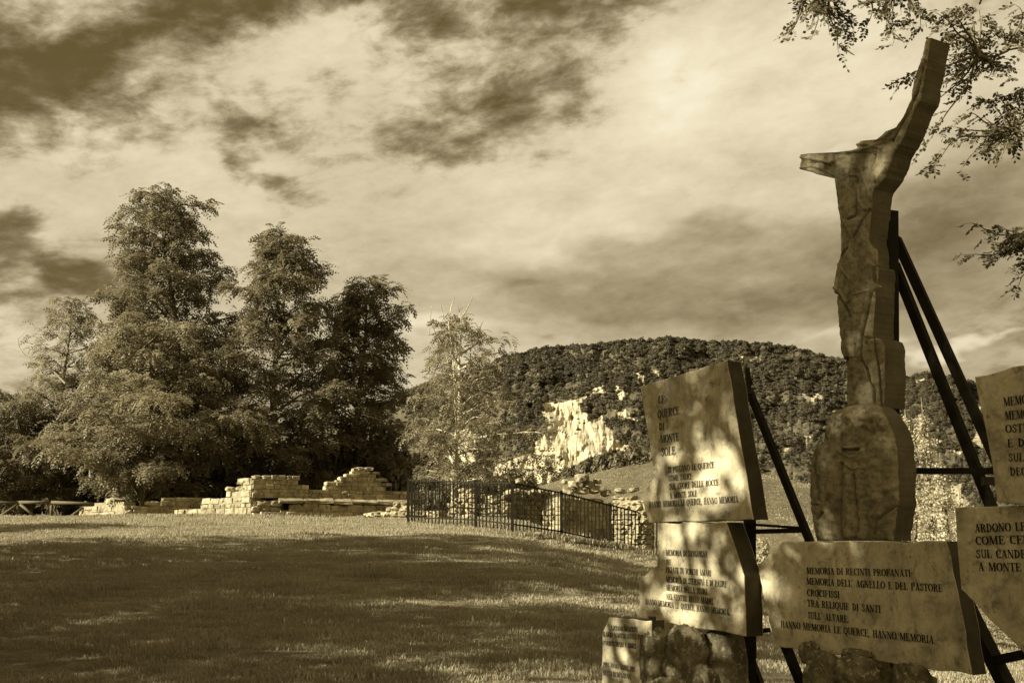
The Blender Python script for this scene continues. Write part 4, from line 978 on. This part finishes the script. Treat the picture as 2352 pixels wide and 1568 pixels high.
def ridge(lines):
    """lines: (points, width px, height m): raised (or cut, when negative) folds"""
    segs = []
    for pts, w, h in lines:
        for a, b in zip(pts[:-1], pts[1:]): segs.append((a, b, w, h))
    def f(x, y, u):
        tot = 0
        up = dn = 0.0
        for (ax, ay), (bx, by), w, h in segs:
            if min(ay, by) - 3 * w > y or max(ay, by) + 3 * w < y or min(ax, bx) - 3 * w > x or max(ax, bx) + 3 * w < x: continue
            dx, dy = bx - ax, by - ay; t = max(0, min(1, ((x - ax) * dx + (y - ay) * dy) / (dx * dx + dy * dy + 1e-6))); d = math.hypot(x - ax - t * dx, y - ay - t * dy)
            v = (h * .5 if h > 0 else h * 1.5) * math.exp(-(d / (w * .55)) ** 2)
            if v > up: up = v
            if v < dn: dn = v
        return up + dn
    return f
def crucified_figure():
    PL = Plane(1990, 640, 7.0, 58)
    t = empty('carved_figure', PL.hit(1990, 935), 'tall armless-handed stone figure with one arm raised and one stretched out, above the wide slab', 'statue')
    t['label'] = 'tall carved stone figure with one arm raised high and one short arm stretched left'
    arm_rows = [(86, 2133, 2136), (88, 2125, 2135), (96, 2121, 2133), (121, 2116, 2129.6), (164, 2102, 2121.8), (207, 2090.5, 2114), (230.5, 2089, 2110), (250, 2080, 2096), (266, 2073, 2090), (281, 2064, 2084.6), (291, 2056, 2081), (301, 2030, 2077), (313, 2018, 2071), (320, 2008, 2068),
                (323, 1972, 2067), (330, 1966, 2064), (340, 1965, 2057), (346, 1947, 2052), (350, 1919, 2049), (353, 1833, 2048), (357, 1832.5, 2046), (366, 1836, 2044), (372, 1833, 2042), (385, 1831.5, 2037), (388, 1834, 2036), (392.5, 1858, 2034), (399, 1871, 2031), (408, 1911, 2028), (412, 1913, 2025), (434, 1916, 2006), (477, 1922, 1998.6),
                (500, 1926, 1996), (547, 1927, 1991), (580, 1928, 1995), (610, 1918, 1996), (660, 1910, 2003), (672, 1912, 2006), (676, 1918, 2007), (726, 1921, 2004), (767, 1925, 2001), (785, 1929, 2003), (810, 1932, 2005), (823, 1933, 2008), (842, 1941, 2012), (900, 1942, 2016), (935, 1941.7, 2018)]
    arm_rows = [(y, max(1834, a) if 353 <= y <= 395 else a, b) for y, a, b in arm_rows]
    c3 = lambda x, y: (1776 - 0 + 0 + x * .3906, y * .3906)
    L = lambda *p: [c3(x, y) for x, y in p]; c4 = lambda *p: [(1776 + x * .3126, 551 + y * .3126) for x, y in p]
    rel = ridge([(L((150, 925), (230, 935), (330, 960), (420, 920)), 5, .035), (L((150, 990), (230, 975), (320, 1010), (350, 1030)), 4, .03), (L((215, 960), (260, 950), (330, 975)), 3, -.02), (L((420, 900), (500, 890), (620, 850), (700, 770)), 7, .045),
                 (L((485, 850), (560, 850), (640, 870)), 6, .04), (L((560, 890), (640, 880), (660, 900)), 3, .02), (L((420, 1000), (400, 1060), (440, 1030), (495, 1030)), 3, .02), (L((530, 890), (500, 960), (545, 1080), (570, 1160)), 5, .03), (L((600, 900), (580, 1000), (600, 1080)), 3, -.02),
                 (L((370, 900), (385, 960), (410, 990)), 7, .03), (L((650, 900), (660, 980), (600, 1080), (575, 1180)), 4, .035), (L((500, 1090), (510, 1180), (540, 1230)), 7, .045), (L((495, 1050), (495, 1150), (480, 1270), (430, 1290)), 3, -.02), (L((400, 1290), (440, 1350), (470, 1420)), 3, .02),
                 (L((560, 1230), (500, 1340), (470, 1400)), 3, -.022), (L((550, 1280), (520, 1400)), 3, .02), (L((720, 760), (770, 690), (830, 560), (880, 420), (905, 250)), 5, .028), (L((700, 830), (760, 720), (840, 560), (890, 360)), 3, -.018), (L((390, 1060), (380, 1200), (400, 1300)), 4, .02),
                 (c4((490, 120), (540, 60)), 3, -.02), (c4((700, 0), (700, 150), (740, 250), (715, 380), (690, 520), (650, 700), (648, 860), (700, 980), (735, 1100), (740, 1200)), 3.6, -.05), (c4((660, 640), (640, 760), (655, 900)), 4, -.03), (c4((470, 180), (560, 290), (545, 420), (600, 395), (700, 370)), 3, .022),
                 (c4((430, 350), (480, 370), (540, 460), (590, 400)), 4, .03), (c4((455, 390), (520, 470), (560, 560)), 5, -.02), (c4((500, 750), (500, 830), (550, 860), (600, 850), (640, 760)), 3.5, .03), (c4((510, 880), (540, 880), (555, 860)), 3, -.03), (c4((680, 720), (740, 715)), 3, -.03),
                 (c4((600, 760), (600, 860)), 3, -.02), (c4((660, 800), (680, 950), (740, 1050)), 7, .03), (c4((750, 0), (760, 150), (850, 180)), 4, .02)])
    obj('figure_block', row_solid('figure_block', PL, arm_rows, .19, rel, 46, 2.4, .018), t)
    # the proud blocks on the right flank, one above the other
    P2_ = Plane(2010, 640, 7.06, 58)
    def flank(name, rows, th, lift, mats=('carved', 'carved_dark')):
        pl = Plane(2010, 700, 7.0, 58); pl.o = pl.o + pl.n * lift
        obj(name, row_solid(name, pl, rows, th, lambda x, y, u: .006 * nz(x * .1, y * .1), 8, 4, .008, mats), t)
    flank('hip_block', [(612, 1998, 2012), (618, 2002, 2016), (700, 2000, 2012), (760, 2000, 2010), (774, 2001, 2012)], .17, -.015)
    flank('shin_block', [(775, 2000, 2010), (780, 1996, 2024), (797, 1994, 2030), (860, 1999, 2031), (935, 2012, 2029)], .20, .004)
    return t
crucified_figure()
def carved_head():
    PL = Plane(1970, 1090, 6.9, 56)
    rows = [(928, 1948, 1990), (932, 1930, 2002), (938, 1916, 2010), (950, 1903, 2022), (965, 1897, 2032), (985, 1893, 2042), (1010, 1889, 2050), (1022, 1878, 2052), (1030, 1866, 2053), (1045, 1862, 2054), (1080, 1858, 2056), (1120, 1856, 2057), (1150, 1857, 2058), (1180, 1860, 2053), (1210, 1864, 2049), (1241, 1872, 2044)]
    c5 = lambda *p: [(1702.75 + x * .3319, 765.6 + y * .3319) for x, y in p]
    rel = ridge([(c5((740, 793), (800, 795), (850, 788)), 3.0, .045), (c5((745, 805), (845, 803)), 3.2, -.05), (c5((865, 680), (862, 780)), 3.5, .04), (c5((720, 820), (790, 860), (830, 850), (865, 810)), 4, .03), (c5((760, 900), (800, 940), (845, 930)), 3, .03),
                 (c5((728, 900), (730, 1050), (718, 1250), (730, 1420)), 3.5, -.045), (c5((515, 800), (525, 950), (540, 1050), (560, 1160)), 3, -.03), (c5((640, 850), (645, 950), (640, 1100)), 14, .035), (c5((810, 980), (820, 1150), (840, 1350), (820, 1420)), 4, -.028),
                 (c5((770, 1000), (775, 1200), (770, 1400)), 10, .03), (c5((1060, 1190), (960, 1290), (930, 1420)), 3, -.03), (c5((975, 1160), (960, 1200), (920, 1280), (900, 1420)), 3, .02), (c5((540, 1285), (585, 1240)), 4, -.035), (c5((940, 900), (945, 1000), (950, 1150)), 13, .025),
                 (c5((470, 1185), (560, 1185)), 1.5, -.01), (c5((580, 620), (600, 560), (650, 540), (760, 500)), 6, .02)])
    def rl(x, y, u):
        crust = max(0, min(1, (1040 - y) / 70))
        return rel(x, y, u) + .05 * math.sin(math.pi * u) ** .7 + crust * .022 * nz(x * .12, y * .06, 3) - .10 * max(0, (960 - y) / 40) ** 1.5 + .006 * nz(x * .1, y * .07)
    t = empty('carved_torso_stone', PL.hit(1960, 1241), 'broad rounded stone with a carved bearded face and lichen crust, below the figure', 'statue')
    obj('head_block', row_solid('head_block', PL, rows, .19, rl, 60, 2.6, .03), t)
    return t
carved_head()
def frame():
    t = empty('steel_frame', at(2060, 1600, 7.3), 'dark steel posts and struts propping the monument from behind', 'support frame')
    def put(name, x0, y0, Y0, x1, y1, Y1, w, h=None):
        V, Fc = bar(at(x0, y0, Y0), at(x1, y1, Y1), w, h); obj(name, mesh_py(name, V, Fc, M['iron']), t)
    put('post', 2049, 486, 7.25, 2054, 1600, 7.22, .06, .06)
    put('strut', 2054, 606, 7.30, 2278, 1166, 6.9, .055); put('strut', 2058, 548, 7.34, 2290, 1060, 7.0, .058)
    put('crossbar', 2080, 1081, 7.1, 2300, 1081, 6.9, .038); put('joint_plate', 2254, 1101, 6.85, 2296, 1101, 6.85, .06, .012); put('joint_plate', 2256, 1104, 6.83, 2300, 1104, 6.83, .045, .05)
    put('strut', 1721, 898, 8.1, 1868, 1262, 7.7, .045); put('strut', 1716, 845, 8.05, 1721, 905, 8.05, .05, .03)
    put('crossbar', 1712, 1203, 8.1, 1846, 1212, 7.8, .018); put('crossbar', 1712, 1221, 8.1, 1850, 1217, 7.8, .032)
    put('post', 1722, 1180, 8.12, 1722, 1700, 8.12, .075); put('crossbar', 1720, 1451, 8.1, 1766, 1446, 7.9, .03)
    put('strut', 1800, 1470, 7.5, 1848, 1590, 7.6, .05); put('strut', 1722, 1510, 8.1, 1772, 1640, 8.4, .05)
    put('post', 1498, 1415, 8.1, 1498, 1480, 8.1, .05)
    put('strut', 2190, 1330, 6.7, 2330, 1610, 6.3, .07); put('crossbar', 2288, 1515, 6.4, 2400, 1492, 6.0, .045)
frame()
def boulder(px, py, Y, w, h, label, seed, depth=None, sub=5):
    import bmesh
    s = Y / F; c = at(px, py, Y); bm = bmesh.new(); bmesh.ops.create_icosphere(bm, subdivisions=sub, radius=1)
    sv = Vector((seed * 7.3, seed * 1.9, seed * 3.1))
    for v in bm.verts:
        n = v.co.normalized(); m = max(abs(n.x), abs(n.y), abs(n.z)); r = (.78 + .22 / m) * (1 + .16 * mnoise.noise(n * 1.2 + sv) + .13 * mnoise.ridged_multi_fractal(n * 1.6 + sv, 1.0, 2.0, 4, 1.0, 2.0) - .13 + .05 * mnoise.fractal(n * 4 + sv, 1, 2, 4) + .018 * mnoise.noise(n * 17 + sv))
        v.co = n * r * .9
    for v in bm.verts: v.co = Vector((v.co.x * w * s / 2, v.co.y * (depth or w) * s / 2, v.co.z * h * s / 2))
    me = bpy.data.meshes.new('boulder'); bm.to_mesh(me); bm.free(); me.materials.append(M['boulder']); me.polygons.foreach_set('use_smooth', [True] * len(me.polygons))
    o = obj('boulder', me); o.location = c; o.rotation_euler = (0, 0, math.radians(-55)); o['label'] = label; o['category'] = 'boulder'; o['group'] = 'rough boulders carrying the slabs'
for a in [(1510, 1545, 8.1, 95, 230, 'dark pitted boulder between the smallest slab and the tall boulder under the left slab', 1, 70), (1578, 1520, 7.95, 120, 175, 'tall lichened boulder under the middle of the lower left slab', 2, 90), (1665, 1545, 7.9, 115, 220, 'tall narrow boulder beneath the right end of the lower left slab', 3, 90),
          (1615, 1580, 7.5, 85, 110, 'small pale rounded boulder in front of the two tall left ones', 4, 70), (1545, 1610, 7.6, 150, 110, 'low mottled boulder at the bottom edge left of the small rounded one', 5, 90),
          (1895, 1560, 6.9, 110, 130, 'dark boulder under the left end of the wide middle slab', 6, 80), (1968, 1548, 6.6, 110, 90, 'flat boulder lowest under the centre of the wide slab', 7, 80), (1975, 1505, 6.85, 95, 34, 'thin flat stone wedged right beneath the wide middle slab', 8, 60),
          (2095, 1568, 6.5, 90, 95, 'pointed boulder under the right half of the wide slab', 9, 60), (1872, 1500, 7.2, 80, 60, 'small jagged stone touching the lower left corner of the wide slab', 10, 60), (2030, 1575, 7.3, 300, 130, 'wide dark boulder at the back beneath the wide slab', 11, 60), (1690, 1500, 8.3, 110, 130, 'shaded boulder behind the post beneath the lower left slab', 12, 60)]:
    boulder(*a)

# ------------------------------------------------------------------ near overhanging locust branches (the tree stands outside the picture on the right)
def overhang():
    base = Vector((7.4, 10.5, gz(7.4, 10.5))); rnd = random.Random(5)
    t = empty('overhanging_locust_tree', base, 'locust tree whose dark leafy branches hang into the top right of the sky', 'tree')
    V, Fc = tube([base + Vector((0, 0, -.4)), base + Vector((.1, 0, 2.2)), base + Vector((-.1, .1, 4.5)), base + Vector((-.2, 0, 7)), base + Vector((-.1, .1, 9.5))], [.24, .19, .15, .1, .03], 9)
    obj('trunk', mesh_py('trunk', V, Fc, M['bark'], True), t)
    limbs = []; lf = []
    hubs = {'top': at(2010, -170, 9.2), 'right': at(2520, 60, 9.6), 'low': at(2480, 560, 9.0), 'up': at(2300, -170, 9.8)}
    SUB = {'t1': ('top', 1905, -30, 9.1), 't2': ('top', 1990, -25, 9.3), 't3': ('top', 2070, -35, 9.0), 'r1': ('right', 2315, 115, 9.4), 'r2': ('right', 2340, 215, 9.6), 'r3': ('right', 2330, 300, 9.2), 'r4': ('up', 2250, 10, 9.6), 'r5': ('r1', 2245, 130, 9.3), 'l1': ('low', 2375, 545, 8.9)}
    for k, h in hubs.items():
        a = base + Vector((-.1, .05, max(3, h.z - base.z - 1.4))); m = (a + h) / 2 + Vector((0, 0, .35)); limbs.append(tube([a, m, h], [.07, .05, .028], 6, False))
    for k, (h0, x_, y_, Y_) in SUB.items():
        e_ = at(x_, y_, Y_); limbs.append(tube([hubs[h0], hubs[h0].lerp(e_, .5) + Vector((.02, 0, -.03)), e_], [.017, .013, .009], 5, False)); hubs[k] = e_
    def twig(hub, ex, ey, Y, mid=None, leafy=.62, n=1.0):
        a = hubs[hub] if isinstance(hub, str) else hub; e = at(ex, ey, Y); L_ = (e - a).length; m = max(6, int(L_ / .07)); pts = []
        for i in range(m + 1):
            u = i / m; p = a.lerp(e, u) + Vector((0, 0, .05 * L_ * math.sin(math.pi * u))); p += Vector((mnoise.noise(p * 2.2), mnoise.noise(p * 2.2 + Vector((5, 0, 0))), mnoise.noise(p * 2.2 + Vector((0, 9, 0))))) * .15 * math.sin(math.pi * u); pts.append(p)
        limbs.append(tube(pts, [.011 * (1 - i / m) + .0022 for i in range(m + 1)], 5, False))
        for i in range(int(m * (1 - leafy)), m + 1):
            for _ in range(2 if rnd.random() < .4 * n else 1):
                if rnd.random() > .95 * n: continue
                d = (pts[min(i + 1, m)] - pts[max(0, i - 1)]).normalized(); az = math.atan2(d.y, d.x) + rnd.choice((-1, 1)) * rnd.uniform(.3, 1.5)
                ln = rnd.uniform(.09, .17); dz = rnd.uniform(-.8, .15); ld = Vector((math.cos(az), math.sin(az), dz)).normalized(); prs = rnd.randint(4, 7)
                side = ld.cross(Vector((rnd.gauss(0, .4), rnd.gauss(0, .4), 1))).normalized(); q_ = pts[i]; rp = []
                for j in range(prs + 1):
                    w = (j + 1) / (prs + 1); c = q_ + ld * (ln * w) + Vector((0, 0, -.25 * ln * w * w)); rp.append(c)
                    for sg in ((-1, 1) if j < prs else (0,)):
                        if rnd.random() < .12: continue
                        dd = (side * sg + ld * (.45 if sg else 1) + Vector((rnd.gauss(0, .15), rnd.gauss(0, .15), rnd.gauss(-.15, .2)))).normalized(); lf.append((c, dd, rnd.uniform(.032, .05), side.cross(ld) + Vector((rnd.gauss(0, .5), rnd.gauss(0, .5), rnd.gauss(0, .5)))))
                limbs.append(tube([q_] + rp[::2] + [rp[-1]], [.0022] + [.0015] * (len(rp[::2]) + 1), 3, False))
    def near(keys, ex, ey):
        e = at(ex, ey, 9.2); return min(keys, key=lambda k: (hubs[k] - e).length)
    for ex, ey in [(1800, 97), (1822, 70), (1862, 92), (1925, 118), (1880, 45), (2050, 105), (2056, 70), (2115, 62), (2105, 22), (1990, 62), (1838, 8), (1950, 35), (2030, 20), (1895, 20), (2070, 35), (1975, 10), (1905, 80), (2085, 5), (1870, 10), (1930, 60), (1960, 70), (2035, 60), (2090, 45), (1850, 30)]:
        twig(near(('t1', 't2', 't3'), ex, ey), ex, ey, rnd.uniform(8.7, 9.5), leafy=.7)
    for ex, ey in [(2150, 30), (2210, 12), (2185, 75), (2165, 192), (2140, 242), (2110, 400), (2205, 392), (2262, 342), (2225, 262), (2335, 250), (2290, 130), (2200, 170), (2250, 220), (2150, 130), (2290, 300), (2320, 180), (2340, 330), (2280, 70), (2180, 290), (2270, 180), (2350, 110), (2330, 40), (2240, 120), (2230, 330), (2300, 360),
                   (2185, 20), (2250, 25), (2330, 10), (2290, 60), (2160, 60), (2210, 50), (2175, 150), (2260, 270), (2310, 240), (2350, 200), (2200, 230), (2345, 290), (2290, 210), (2235, 180), (2350, 60)]:
        twig(near(('r1', 'r2', 'r3', 'r4', 'r5'), ex, ey), ex, ey, rnd.uniform(8.8, 9.8), leafy=.62)
    for ex, ey in [(2070, 190), (2130, 330)]: twig('r5', ex, ey, 9.2, leafy=.3)
    for ex, ey in [(2212, 585), (2230, 512), (2282, 575), (2340, 655), (2300, 520), (2325, 610), (2320, 545), (2260, 548), (2345, 520), (2350, 600), (2345, 560), (2300, 560)]: twig('l1', ex, ey, rnd.uniform(8.6, 9.1), leafy=.7)
    # the rest of the crown, beyond the frame on the right and above
    fr = []
    for _ in range(140):
        h = base + Vector((rnd.uniform(-1.5, 2.5), rnd.uniform(-2.5, 2.5), rnd.uniform(4.2, 9.6)))
        if h.x / h.y < .55 + .01 * h.z: continue
        for _k in range(70): fr.append((tuple(h + Vector((rnd.gauss(0, .5), rnd.gauss(0, .5), rnd.gauss(0, .4)))), rnd.uniform(0, 6.28), rnd.uniform(-.9, .3), rnd.gauss(0, .5), rnd.uniform(.35, .6)))
        a = base + Vector((0, 0, h.z - base.z - 1.2)); limbs.append(tube([a, (a + h) / 2 + Vector((0, 0, .2)), h], [.04, .025, .008], 4, False))
    V, Fc = join(limbs); obj('branch', mesh_py('branch', V, Fc, M['bark'], True), t)
    C = np.array([tuple(a) for a, _, _, _ in lf]); D = np.array([tuple(b) for _, b, _, _ in lf]); S = np.array([c for _, _, c, _ in lf])[:, None]; Nn = np.array([tuple(d) for _, _, _, d in lf])
    W = np.cross(D, Nn); W /= np.linalg.norm(W, axis=1, keepdims=True) + 1e-9; w = S * .27
    V = np.stack([C + D * S * .06, C + D * S * .3 - W * w * .85, C + D * S * .65 - W * w, C + D * S, C + D * S * .65 + W * w, C + D * S * .3 + W * w * .85], 1).reshape(-1, 3)
    obj('crown', mesh_np('crown', V, 6, np.arange(len(V)), M['leaf_near']), t)
    obj('crown', fronds_mesh('crown', *[np.array(c_) for c_ in zip(*fr)], M['leaf_near']), t)
overhang()

# ------------------------------------------------------------------ the trees left of the picture whose shade falls across lawn and monument
def copy_tree(src, loc, rz, sc, label):
    c = src.copy(); COL.objects.link(c); c.location = loc; c.rotation_euler = (0, 0, rz); c.scale = (sc, sc, sc); c['label'] = label
    for ch in src.children:
        k = ch.copy(); COL.objects.link(k); k.parent = c; k.matrix_parent_inverse = ch.matrix_parent_inverse.copy()
    return c
def shade_trees():
    H, env = 13.0, [(0, 1.5, 1.5), (.25, 3.2, 3.2), (.5, 4.2, 4.2), (.75, 3.6, 3.6), (1, .6, .6)]
    p = Vector((-15, 9, gz(-15, 9) - .2)); G_ = 'shade trees along the left side of the lawn'
    src = make_tree('shade_tree', 'shade tree beside the lawn outside the picture', p, H, env, boughs=56, density=.44, seed=77, trunk_r=.25, low=.2, scl=(1.2, 2.0), group=G_)
    for i, (x, y, s) in enumerate(SHADE): copy_tree(src, Vector((x, y, gz(x, y) - .2)), i * 1.3, s, 'shade tree beside the lawn outside the picture')
SHADE = [(-21, 15, 1.15), (-13, -1, 1.15), (-11.2, 8.4, .52), (-12.6, 11.6, .75), (-15.5, 14.5, .85), (-18.8, 23.3, 1.38), (-16.4, 19.3, 1.28), (-30, 12, 1.1), (-16, -5, 1.2), (-32, 30, 1.0)]
shade_trees()
def thin_shade():
    H, env = 13.5, [(0, 1.5, 1.5), (.25, 3.2, 3.2), (.5, 4.4, 4.4), (.75, 3.8, 3.8), (1, 1.2, 1.2)]
    for i, (x, y, dn, nb, sd) in enumerate(THIN):
        make_tree('shade_tree', 'thin crowned shade tree outside the picture, nearest the monument' if i == 0 else 'second thin crowned shade tree outside the picture beside the camera', Vector((x, y, gz(x, y) - .2)), H, env, boughs=nb, density=dn, seed=sd, trunk_r=.22, low=.2, scl=(1.0, 1.7), group='shade trees along the left side of the lawn')
THIN = [(-9.3, 2.9, .62, 54, 91), (-7.6, -1.6, .50, 42, 97)]
thin_shade()
def high_shade():
    p = Vector((-11.55, -1.5, gz(-11.55, -1.5) - .2))
    make_tree('shade_tree', 'tall shade tree outside the picture with its crown high above the rest', p, 18.0, [(0, 1, 1), (.4, 3.4, 3.4), (.6, 3.9, 3.9), (.8, 3.7, 3.7), (1, 1, 1)], boughs=110, density=.8, seed=63, trunk_r=.3, low=.35, scl=(1.2, 1.9), group='shade trees along the left side of the lawn')
high_shade()

# ------------------------------------------------------------------ grass
def grass():
    r = random.Random(3); V, Fc = [], []
    for i in range(64):
        a = r.uniform(0, 6.28); d = .2 * math.sqrt(r.random()); x, y = math.cos(a) * d, math.sin(a) * d; h = r.uniform(.014, .046); b = r.uniform(0, 6.28); w = r.uniform(.003, .0055)
        lx, ly = math.cos(b) * h * r.uniform(.1, .8), math.sin(b) * h * r.uniform(.1, .8); wx, wy = -math.sin(b) * w, math.cos(b) * w; o = len(V)
        V += [(x - wx, y - wy, -.01), (x + wx, y + wy, -.01), (x + lx * .4 + wx * .8, y + ly * .4 + wy * .8, h * .6), (x + lx * .4 - wx * .8, y + ly * .4 - wy * .8, h * .6), (x + lx, y + ly, h)]
        Fc += [(o, o + 1, o + 2, o + 3), (o + 3, o + 2, o + 4)]
    src = mesh_py('grass_tuft', V, Fc, M['grass'])
    P, S, R = [], [], []
    for (y0, y1, dens) in ((9, 14, 40), (14, 20, 32), (20, 28, 22), (28, 40, 12), (40, 54, 6)):
        area = (y1 - y0) * (y0 + y1) / 2 * 1.0; n = int(area * dens)
        for _ in range(n):
            y = r.uniform(y0, y1); x = r.uniform(-.5, .5) * y
            k = max(.25, 1 + .9 * nz(x * .6, y * .6, 8) + .5 * nz(x * 2.3, y * 2.3, 1)); P.append((x, y, gz(x, y))); s = r.uniform(.7, 1.3) * k * (1 + (y - 9) * .012); S.append((s * 1.1, s * 1.1, s)); R.append((0, 0, r.uniform(0, 6.28)))
    points_gn('lawn_grass', P, S, R, src)
    # longer tufts where the mower misses, along the foot of the fence and the ruin
    P, S, R = [], [], []
    for a, b, n in (((938, 1204, 41), (1093, 1211, 38.2), 60), ((1093, 1211, 38.2), (1177, 1222, 36.2), 60), ((1177, 1222, 36.2), (1289, 1238, 39), 90), ((1289, 1238, 39), (1401, 1261, 41), 110), ((1401, 1261, 41), (1492, 1284, 41.6), 80), ((577, 1190, 47.6), (800, 1197, 50.5), 90), ((285, 1190, 50), (577, 1191, 47.5), 70)):
        A, B = at(*a), at(*b)
        for _ in range(n):
            p = A.lerp(B, r.random()) + Vector((r.gauss(0, .15), r.gauss(0, .25), 0)); P.append((p.x, p.y, gz(p.x, p.y))); s = r.uniform(1.5, 4.2); S.append((s * .8, s * .8, s)); R.append((0, 0, r.uniform(0, 6.28)))
    points_gn('fence_foot_grass', P, S, R, src)
grass()
def fallen_leaves():
    r = random.Random(9); P = []
    for _ in range(2600):
        y = r.uniform(8, 30); x = r.uniform(-.5, .5) * y; P.append((x, y, gz(x, y) + r.uniform(.012, .04)))
    P = np.array(P); V, I = leaf_cards(P, RNG.normal(scale=.35, size=P.shape) + np.array((0, 0, 1.0)), RNG.uniform(.012, .026, len(P)), .6)
    obj('fallen_leaves', mesh_np('fallen_leaves', V, 4, I, M['weed']), kind='stuff')
fallen_leaves()
